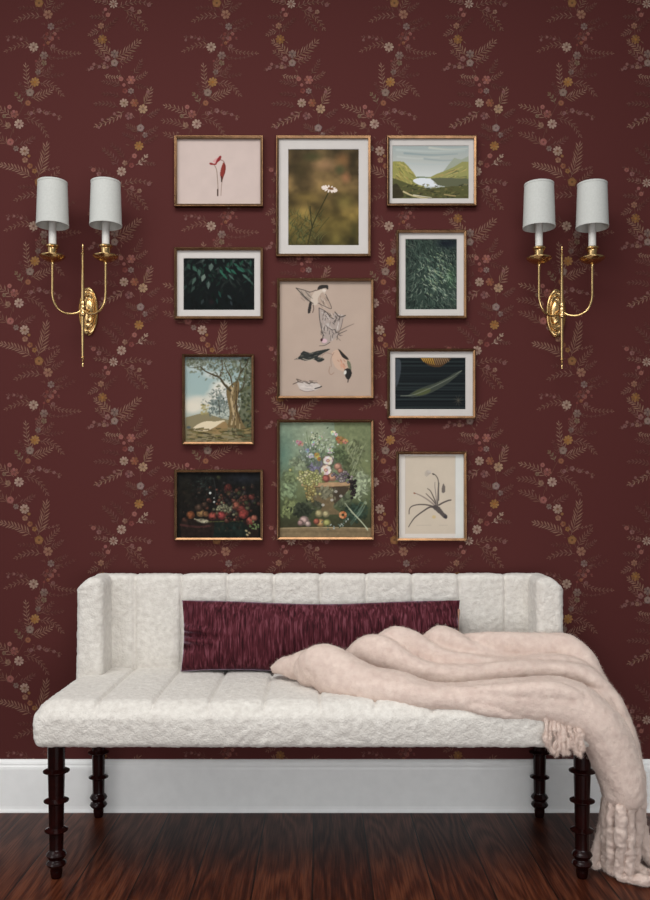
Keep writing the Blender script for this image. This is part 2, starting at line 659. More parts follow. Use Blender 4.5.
sprig(102, 570, 102, 580, C_L3, 4, 4)
daisy(102.5, 397.5, 5.2, C_OCH, 8, (160, 116, 50))
daisy(114.5, 412, 4.6, C_GREY, 6)
bud(107.5, 417, 3.2, C_MAUVE)
rose(114.5, 421, 4.3, (140, 128, 116))
bud(92, 426, 2.4, C_MAUVE); bud(104, 425, 2.4, C_L1)
daisy(131, 438, 5, C_PINK, 6, (176, 118, 96))
rose(121, 437, 3.0, C_PINK); disc(124, 443, 1.8, C_PINK); bud(125, 449, 3, C_RED); daisy(131, 449, 3.4, C_GREY, 6)
daisy(124, 461, 5.0, C_CREAM, 8, (124, 112, 80))
daisy(134.5, 461, 4.6, C_ORG, 6, (150, 84, 60))
daisy(143, 467, 5.2, (182, 158, 124), 7)
daisy(129, 474, 4.4, C_MAUVE, 5)
rose(148, 450, 2.0, C_MAUVE)
rose(140.5, 486, 4.4, (140, 130, 122))
daisy(145, 493, 3.2, C_GREY, 5)
daisy(139, 504, 5.2, C_YEL, 8, (168, 118, 50))
rose(134.5, 514, 3.1, C_PINK); bud(131.5, 523.5, 3.0, C_RED)
daisy(121.5, 529.5, 5.3, C_CREAM, 8, (126, 92, 80))
daisy(125, 521, 3, C_L1, 5)
daisy(113.5, 541, 5.0, C_CREAM, 8, (120, 90, 76), 0.8)
bud(93.5, 528, 2.6, C_PINK); bud(99, 532, 2.8, C_MAUVE); bud(104.5, 538, 2, C_MAUVE)
rose(108, 552, 2.8, C_PINK); disc(105.5, 546.5, 1.8, C_PINK)
bud(132, 546, 2.6, C_MAUVE); bud(149, 542, 2.4, C_MAUVE); bud(139.5, 549, 2.6, C_L1)
daisy(101, 563, 3.6, C_TAN, 6)

WALL_BG = (79, 38, 36)
verts, faces, fcols = [], [], []
HW, HT = 2.3, 2.95
NX, NZ = 24, 18
for j in range(NZ + 1):
    for i in range(NX + 1):
        verts.append((-HW + 2 * HW * i / NX, 0.0, HT * j / NZ))
for j in range(NZ):
    for i in range(NX):
        a = j * (NX + 1) + i
        faces.append((a, a + 1, a + NX + 2, a + NX + 1))
        fcols.append(WALL_BG)
TX, TY = 177.7, 179.0
off0 = 0.0002
for ti in range(-4, 6):
    for tj in range(-3, 3):
        ox, oy = ti * TX, tj * TY
        for k, (pts, c) in enumerate(POLY):
            w = [((x + ox - 320.0) / PXM, CH - (y + oy - 503.0) / PXM) for x, y in pts]
            if min(q[0] for q in w) < -HW or max(q[0] for q in w) > HW or min(q[1] for q in w) < 0.02 or max(q[1] for q in w) > HT:
                continue
            area = sum(w[i][0] * w[(i + 1) % len(w)][1] - w[(i + 1) % len(w)][0] * w[i][1] for i in range(len(w)))
            if area < 0:
                w = w[::-1]
            b0 = len(verts)
            yy = -(off0 + k * 6e-7)
            verts.extend((q[0], yy, q[1]) for q in w)
            faces.append(tuple(range(b0, b0 + len(w))))
            # ink is thin over the paper: mix towards the ground colour
            fcols.append(tuple(0.66 * v + 0.34 * g for v, g in zip(c, WALL_BG)))
# thickness behind the paper
bx, bf = box(-HW, HW, 0.002, 0.10, 0.0, HT)
o0 = len(verts)
verts.extend(bx)
for f in bf:
    faces.append(tuple(i + o0 for i in f))
    fcols.append(WALL_BG)
me = mesh_from('wall_back', verts, faces)
ca = me.color_attributes.new('print_colour', 'FLOAT_COLOR', 'CORNER')
counts = np.array([len(f) for f in faces])
lc = lin(np.array(fcols))
arr = np.ones((counts.sum(), 4))
arr[:, :3] = np.repeat(lc, counts, axis=0)
ca.data.foreach_set('color', arr.ravel())
structure(link('wall_back', me, M_WALL, smooth=False))

# ------------------------------------------------------------------ floor and baseboard
vs, fs = box(-HW, HW, -4.6, 0.10, -0.06, 0.0)
structure(link('floor', mesh_from('floor', vs, fs), M_FLOOR, smooth=False))
prof = [(0, 0), (-0.017, 0), (-0.017, 0.004), (-0.0145, 0.012), (-0.0135, 0.020), (-0.0135, 0.136), (-0.0125, 0.143), (-0.0095, 0.148),
        (-0.0095, 0.153), (-0.0075, 0.158), (-0.004, 0.163), (0, 0.165)]
vs, fs = [], []
for x in (-HW, HW):
    for y, z in prof:
        vs.append((x, y, z))
n = len(prof)
for k in range(n - 1):
    fs.append((k, k + 1, n + k + 1, n + k))
fs.append(tuple(range(n - 1, -1, -1)))
fs.append(tuple(range(n, 2 * n)))
me = mesh_from('baseboard_back', vs, fs)
o = structure(link('baseboard_back', me, M_TRIM, smooth=False))
o.location.y = -0.0008


# ------------------------------------------------------------------ upholstered bench
def rounded_box(sx, sy, sz, rt, rb, res, cuts=None):
    """dense rounded box centred on origin; rt / rb = edge radius at the top / bottom. returns bmesh-welded arrays V, Nn, faces"""
    hx, hy, hz = sx / 2, sy / 2, sz / 2
    nx, ny, nz = [max(2, int(round(s / res))) for s in (sx, sy, sz)]
    V, Fc = [], []
    key = {}

    def add(i, j, k):
        t = (i, j, k)
        if t not in key:
            key[t] = len(V)
            V.append((-hx + sx * i / nx, -hy + sy * j / ny, -hz + sz * k / nz))
        return key[t]
    for i in range(nx):
        for j in range(ny):
            Fc.append((add(i, j, 0), add(i, j + 1, 0), add(i + 1, j + 1, 0), add(i + 1, j, 0)))
            Fc.append((add(i, j, nz), add(i + 1, j, nz), add(i + 1, j + 1, nz), add(i, j + 1, nz)))
    for i in range(nx):
        for k in range(nz):
            Fc.append((add(i, 0, k), add(i + 1, 0, k), add(i + 1, 0, k + 1), add(i, 0, k + 1)))
            Fc.append((add(i, ny, k), add(i, ny, k + 1), add(i + 1, ny, k + 1), add(i + 1, ny, k)))
    for j in range(ny):
        for k in range(nz):
            Fc.append((add(0, j, k), add(0, j, k + 1), add(0, j + 1, k + 1), add(0, j + 1, k)))
            Fc.append((add(nx, j, k), add(nx, j + 1, k), add(nx, j + 1, k + 1), add(nx, j, k + 1)))
    P = np.array(V)
    t = np.clip((P[:, 2] + hz) / sz, 0, 1)
    r = rb + (rt - rb) * np.clip(t * 1.6 - 0.3, 0, 1)
    I = np.stack([np.clip(P[:, 0], -(hx - r), hx - r), np.clip(P[:, 1], -(hy - r), hy - r), np.clip(P[:, 2], -(hz - r), hz - r)], 1)
    D = P - I
    Nn = D / (np.linalg.norm(D, axis=1)[:, None] + 1e-9)
    return I + Nn * r[:, None], Nn, Fc


def boucle(P, Nn, amp=1.0, seed=0):
    d = 0.0021 * vnoise(P / 0.0075, seed + 1) + 0.0010 * vnoise(P / 0.016, seed + 2) + 0.0014 * vnoise(P / 0.07, seed + 3)
    return P + Nn * (0.68 * amp * d)[:, None]


CHAN = 0.1425
HWB = 0.720
bench = thing('upholstered_bench', 'cream boucle upholstered bench with channel tufted back and dark turned wooden legs', 'bench', (0, -0.28, 0))


def blink(name, me, mat, parent=None, smooth=True):
    """part built in world coordinates, parented to the bench"""
    me.transform(Matrix.Translation((0, 0.28, 0)))
    return link(name, me, mat, parent or bench, smooth=smooth)


def groove(x):
    k = np.round(x / CHAN)
    k = np.clip(k, -4, 4)
    dx = x - k * CHAN
    g = np.exp(-(dx / 0.0034) ** 2) + 0.30 * np.exp(-(dx / 0.016) ** 2)
    q = np.clip(np.abs(x / CHAN - np.floor(x / CHAN) - 0.5) * 2, 0, 1)
    puff = np.where(np.abs(x) < 4.05 * CHAN, 1 - q ** 2.4, 0.75)
    return g, puff


# seat
ST, SB = 0.470, 0.356
P, Nn, Fc = rounded_box(2 * 0.732, 0.53, ST - SB, 0.050, 0.014, 0.0042)
P += np.array((0, -0.29, (ST + SB) / 2))
g, puff = groove(P[:, 0])
wt = np.clip((P[:, 2] - (ST - 0.032)) / 0.028, 0, 1) * np.clip(Nn[:, 2] * 1.6, 0, 1)
P = P + Nn * ((-0.0085 * g + 0.0022 * puff) * wt)[:, None]
# front face swells gently, the ends lean in towards the bottom
fz = np.clip((P[:, 2] - SB) / (ST - SB), 0, 1)
P[:, 1] -= 0.006 * np.sin(fz * PI) * (Nn[:, 1] < -0.3)
P[:, 0] *= 0.988 + 0.016 * np.sin(np.clip(fz, 0, 1) * PI * 0.75)
P = boucle(P, Nn, 1.0, 3)
blink('seat', mesh_from('seat', P, Fc), M_BOUCLE)

# back panel
BT = 0.758
P, Nn, Fc = rounded_box(2 * 0.70, 0.066, BT - 0.372, 0.018, 0.012, 0.0044)
P += np.array((0, -0.056, (BT + 0.372) / 2))
g, puff = groove(P[:, 0])
wf = np.clip(-Nn[:, 1] * 1.3, 0, 1) + 0.35 * np.clip(Nn[:, 2], 0, 1)
P = P + Nn * ((-0.0100 * g + 0.0022 * puff) * wf)[:, None]
P = boucle(P, Nn, 0.9, 11)
P[:, 1] = np.minimum(P[:, 1], -0.019)
blink('backrest', mesh_from('backrest', P, Fc), M_BOUCLE)

# side wings, short returns of the back
for s in (-1, 1):
    P, Nn, Fc = rounded_box(0.080, 0.182, BT - 0.372, 0.022, 0.014, 0.0044)
    # outer top corner is more rounded
    P += np.array((0, -0.111, (BT + 0.372) / 2))
    cx = s * P[:, 0]
    top = np.clip((P[:, 2] - (BT - 0.05)) / 0.05, 0, 1)
    out = np.clip(cx / 0.04, 0, 1)
    P[:, 2] -= 0.030 * top * out ** 1.2
    P[:, 0] += s * (HWB - 0.0405)
    P = boucle(P, Nn, 0.9, 20 + s)
    P[:, 1] = np.minimum(P[:, 1], -0.019)
    blink('wing', mesh_from('wing', P, Fc), M_BOUCLE)


def ring(r0, R, z):
    return [(r0, z - 0.0075), (r0 + 0.0025, z - 0.006), (R - 0.004, z - 0.003), (R, z - 0.0012), (R, z + 0.0012), (R - 0.004, z + 0.003), (r0 + 0.0025, z + 0.006), (r0, z + 0.0075)]


leg_prof = [(0.0005, 0.0), (0.0115, 0.0), (0.0135, 0.003), (0.0150, 0.012), (0.0160, 0.020), (0.0150, 0.026), (0.0175, 0.029),
            (0.0235, 0.034), (0.0265, 0.039), (0.0235, 0.045), (0.0190, 0.049), (0.0190, 0.052), (0.0235, 0.056), (0.0268, 0.062), (0.0235, 0.068), (0.0185, 0.073), (0.0178, 0.078)]
leg_prof += ring(0.0186, 0.0300, 0.125) + ring(0.0200, 0.0320, 0.202) + ring(0.0216, 0.0340, 0.279) + [(0.0226, 0.340), (0.0228, 0.3565), (0.0005, 0.3565)]
for x, y in ((-0.688, -0.49), (0.684, -0.49), (-0.690, -0.052), (0.684, -0.052)):
    vs, fs = lathe(leg_prof, 36, (x, y, 0))
    me = mesh_from('leg', vs, fs)
    o = blink('leg', me, M_LEG)
    sharp(o.data, 50)

# ------------------------------------------------------------------ velvet lumbar pillow
PW, PH, PT = 0.842, 0.213, 0.104
nu, nv = 190, 60
vs, fs = [], []
us = np.linspace(-1, 1, nu + 1)
vv = np.linspace(-1, 1, nv + 1)
pts2 = []
for side in (1, -1):
    for j in range(nv + 1):
        for i in range(nu + 1):
            u, v = us[i], vv[j]
            e = max(0.0, (1 - abs(u) ** 7.0)) ** 0.5 * max(0.0, (1 - abs(v) ** 2.2)) ** 0.55
            # edges pull in between the corners
            x = u * PW / 2 * (1 - 0.018 * (1 - v * v))
            z = v * PH / 2 * (1 - 0.05 * (1 - abs(u) ** 4)) - 0.004 * math.cos(u * 4.2)
            # gathers at the ends
            edge = math.exp(-((1 - abs(u)) / 0.11))
            wr = 0.027 * edge * math.sin(v * 12 + u * 9 + 2 * math.sin(v * 5)) * e ** 0.4
            wr += 0.0055 * math.exp(-((1 - abs(v)) / 0.3)) * math.sin(u * 26 + 3 * math.sin(u * 7)) * e ** 0.5
            y = -side * (PT / 2 * e) - wr * (1 if side == 1 else 0)
            pts2.append((x, y, z))
pts2 = np.array(pts2)
pts2[:, 1] += 0.0035 * vnoise(pts2 / 0.03, 5) * (np.abs(pts2[:, 1]) > 0.004)
n1 = (nu + 1) * (nv + 1)
for j in range(nv):
    for i in range(nu):
        a = j * (nu + 1) + i
        fs.append((a, a + 1, a + nu + 2, a + nu + 1))
        fs.append((n1 + a, n1 + a + nu + 1, n1 + a + nu + 2, n1 + a + 1))
pillow = thing('lumbar_pillow', 'long burgundy crushed velvet lumbar pillow leaning on the bench back', 'pillow', (0.003, -0.139, 0.470))
me = mesh_from('cover', pts2, fs)
bm = bmesh.new(); bm.from_mesh(me); bmesh.ops.remove_doubles(bm, verts=bm.verts, dist=0.0004); bm.to_mesh(me); bm.free()
MP = Matrix.Translation((0, 0, PH / 2 - 0.001)) @ Matrix.Rotation(math.radians(-7), 4, 'X')
me.transform(MP)
link('cover', me, M_VELVET, pillow)
# seam with a zip at the right-hand end
path = [MP @ Vector((PW / 2 * (1 - 0.018 * (1 - v * v)) - 0.001, 0, v * PH / 2 * 0.93)) for v in np.linspace(-0.75, 0.8, 18)]
vs, fs = tube([tuple(p) for p in path], 0.0035, 8)
z = link('zip', mesh_from('zip', vs, fs), M_ZIP, pillow)
z['label'] = 'tan zip tape along the right end seam'


# ------------------------------------------------------------------ mohair throw
def roll(st, seg=26, per=7):
    """st: (px, py, half height across the roll in px, y, depth radius) -> closed swept body"""
    S = catmull(st, per)
    C = np.array([at(s[0], s[1], s[3]) for s in S])
    T = np.gradient(C, axis=0)
    T /= np.linalg.norm(T, axis=1)[:, None]
    vs, fs = [], []
    Y = np.array((0, 1.0, 0))
    m = len(S)
    rings_ = []
    for i in range(m):
        t = T[i].copy()
        t[1] *= 0.5
        t /= np.linalg.norm(t)
        up = np.cross(t, Y)
        up /= np.linalg.norm(up)
        dp = np.cross(up, t)
        a = max(1.0, S[i][2]) / F * (S[i][3] + CD)
        rings_.append((C[i], up, dp, a, S[i][4]))
    def emit(c, up, dp, a, b):
        for k in range(seg):
            q = 2 * PI * k / seg
            cs, sn = math.cos(q), math.sin(q)
            vs.append(c + up * a * math.copysign(abs(cs) ** 0.85, cs) + dp * b * math.copysign(abs(sn) ** 0.85, sn))
    c, up, dp, a, b = rings_[0]
    for q in (0.95, 0.75, 0.4):
        k = math.sqrt(1 - q * q)
        emit(c - T[0] * a * q, up, dp, a * k, b * k)
    for rr in rings_:
        emit(*rr)
    c, up, dp, a, b = rings_[-1]
    for q in (0.4, 0.75, 0.95):
        k = math.sqrt(1 - q * q)
        emit(c + T[-1] * a * q, up, dp, a * k, b * k)
    n = m + 6
    for i in range(n - 1):
        for k in range(seg):
            k2 = (k + 1) % seg
            fs.append((i * seg + k, i * seg + k2, (i + 1) * seg + k2, (i + 1) * seg + k))
    fs.append(tuple(range(seg - 1, -1, -1)))
    fs.append(tuple((n - 1) * seg + k for k in range(seg)))
    return vs, fs


rolls = []
# front roll, running along the bench edge and falling over the corner
rolls.append([(309, 672, 18, -.345, .04), (314, 670, 22, -.355, .05), (324, 669.5, 25.5, -.37, .058), (345, 676.5, 23, -.40, .065),
              (370, 684.5, 18, -.43, .07), (400, 689.5, 16.5, -.46, .068), (425, 695, 13.5, -.485, .068), (450, 697, 13.5, -.49, .066), (480, 698, 16.5, -.495, .066),
              (510, 698.5, 20, -.495, .072), (540, 700, 23, -.495, .078), (566, 705, 25, -.49, .086), (588, 717, 25, -.49, .092), (603, 737, 24, -.495, .09),
              (615, 762, 22.5, -.50, .085), (621.5, 782, 20, -.505, .08), (623, 792, 19.5, -.505, .075)])
# left flap behind the fold line of the tip
rolls.append([(275, 669, 5, -.245, .018), (284, 666, 9, -.265, .028), (297, 667, 14, -.29, .035), (312, 666, 17, -.31, .038), (330, 664, 18, -.33, .04)])
# second roll
rolls.append([(352, 656, 8, -0.268, .025), (363, 651, 14, -0.278, .032), (374, 650.5, 17.5, -0.288, .036), (388, 655, 16, -0.303, .038), (402, 662.5, 13.5, -0.318, .04), (418, 671, 12.5, -0.333, .042),
              (440, 675, 11.5, -0.343, .042), (465, 675.5, 11, -0.348, .042), (490, 673.5, 10, -0.348, .042), (520, 670.5, 10, -0.353, .042), (545, 669, 9.5, -0.353, .042),
              (568, 670, 9.5, -0.358, .044), (590, 678, 10.5, -0.363, .046), (607, 696, 10.5, -0.368, .05), (621, 722, 9.5, -.40, .05), (630, 750, 9.5, -.41, .05), (634, 785, 9, -.42, .05), (636, 800, 9, -.43, .05)])
# third roll
rolls.append([(384, 640, 7, -.26, .026), (394, 638, 11, -.265, .03), (408, 643, 13, -.27, .032), (424, 651, 12, -.28, .032), (445, 657.5, 9, -.29, .032), (470, 660, 7, -.295, .032),
              (500, 661, 5.5, -.30, .032), (530, 661, 6, -.30, .032), (560, 661, 6.5, -.305, .032), (582, 668, 8, -.31, .04), (600, 688, 9, -.33, .045)])
# the humped pleat in the middle
rolls.append([(425, 643, 8, -.225, .03), (438, 641, 15, -.235, .036), (452, 643, 14, -.24, .036), (466, 648, 11, -.245, .036), (484, 653, 8.5, -.25, .034), (505, 658, 5.5, -.255, .03), (520, 660, 4, -.255, .028)])
# small pleat inside the hump
rolls.append([(424, 650, 6, -.262, .025), (440, 654, 7, -.268, .025), (458, 657, 6, -.272, .025), (476, 660, 4, -.28, .02)])
# rear roll against the wing, going over the end of the seat
rolls.append([(462, 642, 7, -.225, .02), (480, 643, 11, -.235, .028), (500, 645, 13, -.24, .03), (525, 646, 14, -.24, .032), (548, 647, 14.5, -.24, .034), (562, 646, 13.5, -.245, .036),
              (572, 651, 13, -.25, .04), (584, 664, 12, -.27, .045), (598, 685, 10, -.31, .05), (612, 715, 10, -.35, .05), (622, 750, 10, -.38, .05), (628, 785, 9, -.40, .05), (630, 796, 8, -.41, .05)])
# bulk under the pleats
rolls.append([(345, 682, 8, -.32, .05), (380, 684, 9, -.28, .05), (420, 684, 9, -.25, .06), (470, 684, 9, -.24, .07), (530, 682, 9, -.25, .08), (575, 684, 10, -.29, .09), (598, 700, 12, -.33, .10), (612, 735, 13, -.37, .08), (620, 785, 12, -.40, .06)])

# smaller creases riding on the front roll and on the fall
rolls.append([(455, 690, 5, -.520, .022), (485, 691, 7, -.530, .026), (520, 690, 8.5, -.537, .030), (552, 691, 9.5, -.540, .032), (576, 698, 8, -.538, .03), (592, 711, 6, -.53, .022)])
rolls.append([(462, 704, 5, -.535, .02), (482, 708, 7.5, -.542, .024), (502, 712, 6.5, -.542, .022), (522, 715, 4, -.54, .018)])
rolls.append([(600, 702, 6, -.49, .05), (618, 724, 7, -.50, .05), (629, 752, 7, -.505, .05), (634, 780, 7, -.505, .045), (635, 794, 7, -.505, .04)])
me = mesh_from('throw_raw', *merge([roll(r) for r in rolls]))
tmp = bpy.data.objects.new('throw_raw', me)
COL.objects.link(tmp)
md = tmp.modifiers.new('remesh', 'REMESH'); md.mode = 'VOXEL'; md.voxel_size = 0.0038
ms = tmp.modifiers.new('smooth', 'SMOOTH'); ms.factor = 0.5; ms.iterations = 1
dg = bpy.context.evaluated_depsgraph_get()
cloth = bpy.data.meshes.new_from_object(tmp.evaluated_get(dg))
bpy.data.objects.remove(tmp)


def mesh_arrays(me):
    V = np.zeros(len(me.vertices) * 3); me.vertices.foreach_get('co', V)
    Nn = np.zeros(len(me.vertices) * 3); me.vertices.foreach_get('normal', Nn)
    return V.reshape(-1, 3), Nn.reshape(-1, 3), [tuple(p.vertices) for p in me.polygons]


def fuzz(V, Nn, faces, count, length, width, seed):
    """adds short soft fibres, each a sliver rooted in the surface"""
    r = np.random.RandomState(seed)
    idx = r.randint(0, len(V), count)
    d = Nn[idx] * 0.75 + r.normal(0, 0.55, (count, 3))
    d[:, 2] -= 0.15
    d /= np.linalg.norm(d, axis=1)[:, None]
    ln = length * r.uniform(0.4, 1.2, count)[:, None]
    side = np.cross(d, r.normal(0, 1, (count, 3)))
    side /= np.linalg.norm(side, axis=1)[:, None]
    base = V[idx] - Nn[idx] * 0.001 + r.normal(0, 0.001, (count, 3))
    a = base - side * width / 2
    b = base + side * width / 2
    bend = r.normal(0, 0.35, (count, 3))
    mid = base + d * ln * 0.55
    tip = mid + (d + bend) * ln * 0.45
    m1 = mid - side * width * 0.35
    m2 = mid + side * width * 0.35
    o = len(V)
    allv = np.vstack([V, np.stack([a, b, m2, m1, tip], 1).reshape(-1, 3)])
    nf = []
    for k in range(count):
        q = o + 5 * k
        nf.append((q, q + 1, q + 2, q + 3))
        nf.append((q + 3, q + 2, q + 4))
    return allv, faces + nf


V, Nn, Fq = mesh_arrays(cloth)
V = V + Nn * (0.0009 * vnoise(V / 0.018, 41) + 0.0008 * vnoise(V / 0.008, 42) + 0.0042 * vnoise(V / np.array((0.13, 0.035, 0.06)), 43))[:, None]
V[:, 2] = np.maximum(V[:, 2], 0.012)
V2, F2 = fuzz(V, Nn, Fq, 70000, 0.008, 0.0004, 9)
throw = thing('throw_blanket', 'blush pink mohair throw bunched on the bench and hanging to the floor', 'blanket', (0.55, -0.40, 0.470))


def tlink(name, me):
    me.transform(Matrix.Translation((-0.55, 0.40, -0.470)))
    return link(name, me, M_MOHAIR, throw)


tlink('blanket_body', mesh_from('blanket_body', V2, F2))


def tassel(pts, r0, r1, seed, name='tassel'):
    """pts (px, py, y)"""
    S = catmull(pts, 9)
    C = np.array([at(*s) for s in S])
    R = np.linspace(r0, r1, len(C)) * (1 + 0.12 * np.sin(np.linspace(0, 9, len(C)) + seed))
    C[:, 2] = np.maximum(C[:, 2], R * 0.95 + 0.003)
    vs, fs = tube(C, R, 16)
    me = mesh_from(name, vs, fs)
    md_o = bpy.data.objects.new('raw', me); COL.objects.link(md_o)
    m1 = md_o.modifiers.new('s', 'SUBSURF'); m1.levels = 1; m1.render_levels = 1
    dg = bpy.context.evaluated_depsgraph_get()
    m2 = bpy.data.meshes.new_from_object(md_o.evaluated_get(dg))
    bpy.data.objects.remove(md_o)
    V, Nn, Fq = mesh_arrays(m2)
    V = V + Nn * (0.0035 * vnoise(V / 0.012, seed) + 0.0015 * vnoise(V / 0.006, seed + 1))[:, None]
    V[:, 2] = np.maximum(V[:, 2], 0.002)
    V2, F2 = fuzz(V, Nn, Fq, 2600, 0.007, 0.00035, seed)
    F2 = [f for f in F2]
    V2[:, 2] = np.maximum(V2[:, 2], 0.001)
    return tlink(name, mesh_from(name, V2, F2))


T_ = [
    ([(606, 798, -.46), (602, 822, -.45), (597, 848, -.445), (594, 866, -.44), (598, 872, -.445)], .011, .012),
    ([(607, 800, -.49), (606, 830, -.47), (605, 852, -.455), (604, 868, -.45), (612, 873, -.46)], .012, .012),
    ([(612, 806, -.53), (611, 830, -.515), (612, 855, -.495), (611, 872, -.48), (616, 879, -.49)], .013, .013),
    ([(621, 808, -.56), (621, 832, -.55), (621, 856, -.53), (620, 874, -.515), (628, 881, -.52)], .014, .014),
    ([(630, 808, -.55), (630, 832, -.54), (629, 856, -.53), (630, 874, -.525), (638, 884, -.535)], .014, .014),
    ([(638, 806, -.52), (638, 830, -.51), (636, 852, -.50), (636, 868, -.49), (643, 879, -.51)], .013, .013),
    ([(640, 806, -.47), (642, 826, -.46), (646, 846, -.455), (651, 862, -.45), (660, 872, -.47)], .016, .015),
    ([(632, 868, -.49), (640, 870, -.50), (650, 874, -.505), (660, 877, -.515)], .014, .014),
    ([(622, 876, -.515), (632, 880, -.53), (643, 881, -.54), (653, 880, -.545)], .013, .013),
]
for k, (p, a, b) in enumerate(T_):
    tassel(p, a, b, 60 + 3 * k)
# short tassels of the other hem hanging over the front edge of the seat
r7 = random.Random(3)
for k in range(10):
    x = 547 + 3.9 * k
    e = r7.uniform(742, 757)
    tassel([(x - 1, 716 + 0.35 * (x - 547), -.562), (x + r7.uniform(-1, 1), 733, -.5725), (x + r7.uniform(-2, 2), e - 8, -.577), (x + r7.uniform(-3.5, 3.5), e, -.577)], .0050, .0062, 120 + 3 * k)


# ------------------------------------------------------------------ wall sconces
def sconce(xw, zw, label):
    root = thing('wall_sconce', label, 'wall lamp', (xw, 0, zw), 'brass wall sconces')

    def add(name, vf, mat, parent=None, deg=40, label=None):
        me = mesh_from(name, *vf)
        o = link(name, me, mat, parent or root)
        sharp(o.data, deg)
        if label:
            o['label'] = label
        return o
    # oval back plate, stepped and domed
    vs, fs = [], []
    seg = 48
    prof = [(1.0, 0.0), (1.0, 0.005), (0.96, 0.008), (0.90, 0.009), (0.84, 0.006), (0.78, 0.006), (0.74, 0.010), (0.68, 0.0115), (0.62, 0.009), (0.58, 0.007), (0.50, 0.007), (0.46, 0.011), (0.36, 0.013), (0.20, 0.0145), (0.02, 0.015)]
    for s, h in prof:
        for k in range(seg):
            a = 2 * PI * k / seg
            rip = 1.0 + (0.010 * math.cos(a * 24) if s > 0.93 else 0)
            vs.append((0.0315 * s * rip * math.cos(a), -h - 0.0008, 0.0765 * s * rip * math.sin(a)))
    n = len(prof)
    for i in range(n - 1):
        for k in range(seg):
            k2 = (k + 1) % seg
            fs.append((i * seg + k, i * seg + k2, (i + 1) * seg + k2, (i + 1) * seg + k))
    fs.append(tuple(range(seg)))
    fs.append(tuple((n - 1) * seg + k for k in range(seg)))
    bp = add('backplate', (vs, fs), M_BRASS)
    for sz in (-1, 1):
        v2, f2 = lathe([(0.0005, -0.004), (0.003, -0.003), (0.0042, 0), (0.003, 0.003), (0.0005, 0.004)], 14)
        v2 = [(x, -0.012 + y, z + sz * 0.0655) for x, y, z in v2]
        add('screw', (v2, f2), M_BRASS, bp)
    # hub: short post from plate to stem
    YS = -0.072
    v1 = tube([(0, -0.014, -0.004), (0, -0.03, -0.004), (0, YS - 0.004, -0.004)], [0.0085, 0.006, 0.006], 14)
    v2 = lathe([(0.0005, -0.026), (0.006, -0.026), (0.0085, -0.022), (0.0095, -0.016), (0.0072, -0.011), (0.0092, -0.005), (0.0095, 0.004), (0.0070, 0.009),
                (0.0090, 0.013), (0.0090, 0.018), (0.0062, 0.023), (0.0005, 0.023)], 20, (0, YS, -0.006))
    add('hub', merge([v1, v2]), M_BRASS)
    z0, z1 = 1.398 - 1.586, 1.778 - 1.586
    st = add('stem', lathe([(0.0005, z0 + 0.028), (0.0036, z0 + 0.028), (0.0058, -0.03), (0.0058, 0.018), (0.0036, z1 - 0.032), (0.0005, z1 - 0.032)], 18, (0, YS, 0)), M_BRASS)
    fin = [(0.0005, 0.0), (0.0022, 0.001), (0.0034, 0.006), (0.0030, 0.010), (0.0016, 0.013), (0.0030, 0.0165), (0.0042, 0.020), (0.0024, 0.0225), (0.0030, 0.025), (0.0066, 0.028), (0.0066, 0.0305), (0.0030, 0.033), (0.0005, 0.034)]
    add('finial', lathe(fin, 16, (0, YS, z0)), M_BRASS, st)
    add('finial', lathe([(r, 0.034 - h) for r, h in fin[::-1]], 16, (0, YS, z1 - 0.034)), M_BRASS, st)
    YC = -0.113
    ZB = 1.721 - 1.586
    for s in (-1, 1):
        pts = [(s * 0.004, YS, -0.012), (s * 0.018, YS - 0.006, -0.022), (s * 0.040, YS - 0.018, -0.0265), (s * 0.060, YS - 0.030, -0.020), (s * 0.074, YC + 0.004, -0.002), (s * 0.0805, YC, 0.024),
               (s * 0.081, YC, 0.060), (s * 0.081, YC, ZB - 0.012)]
        c = catmull(pts, 8)
        arm = add('arm', tube(c, 0.0037, 12), M_BRASS)
        x = s * 0.081
        add('drip_pan', lathe([(0.0005, -0.016), (0.0042, -0.016), (0.0055, -0.012), (0.0042, -0.009), (0.008, -0.008), (0.018, -0.0065), (0.029, -0.001), (0.036, 0.0045), (0.0385, 0.0075), (0.0385, 0.009), (0.034, 0.007), (0.016, 0.003), (0.0005, 0.003)], 32, (x, YC, ZB)), M_BRASS, arm)
        add('candle_cup', lathe([(0.0005, 0.001), (0.011, 0.001), (0.0135, 0.004), (0.0140, 0.010), (0.0150, 0.030), (0.0165, 0.034), (0.0200, 0.036), (0.0206, 0.040), (0.0195, 0.0415), (0.0145, 0.040), (0.0005, 0.040)], 26, (x, YC, ZB)), M_BRASS, arm)
        add('candle_sleeve', lathe([(0.0005, 0.038), (0.0112, 0.038), (0.0112, 0.125), (0.0105, 0.127), (0.0005, 0.127)], 24, (x, YC, ZB)), M_CANDLE, arm)
        # drum shade, open at both ends, with a turned hem
        zb, zt = 1.822 - 1.586, 1.955 - 1.586
        rb, rt = 0.0485, 0.0440
        vs, fs = [], []
        seg = 48
        H = zt - zb
        outer = [(rb - 0.0012, zb), (rb + 0.0004, zb), (rb + 0.0004, zb + 0.006), (rb - 0.0004, zb + 0.0065)]
        outer += [(rb + (rt - rb) * t, zb + H * t) for t in (0.3, 0.6, 0.9)]
        outer += [(rt, zt - 0.006), (rt + 0.0008, zt - 0.0055), (rt + 0.0008, zt), (rt - 0.0008, zt)]
        inner = [(rt - 0.0016, zt - 0.001), (rb - 0.0022, zb + 0.001)]
        loop = outer + inner
        for r, zz in loop:
            for k in range(seg):
                a = 2 * PI * k / seg
                vs.append((x + r * math.cos(a), YC + r * math.sin(a), zz))
        m = len(loop)
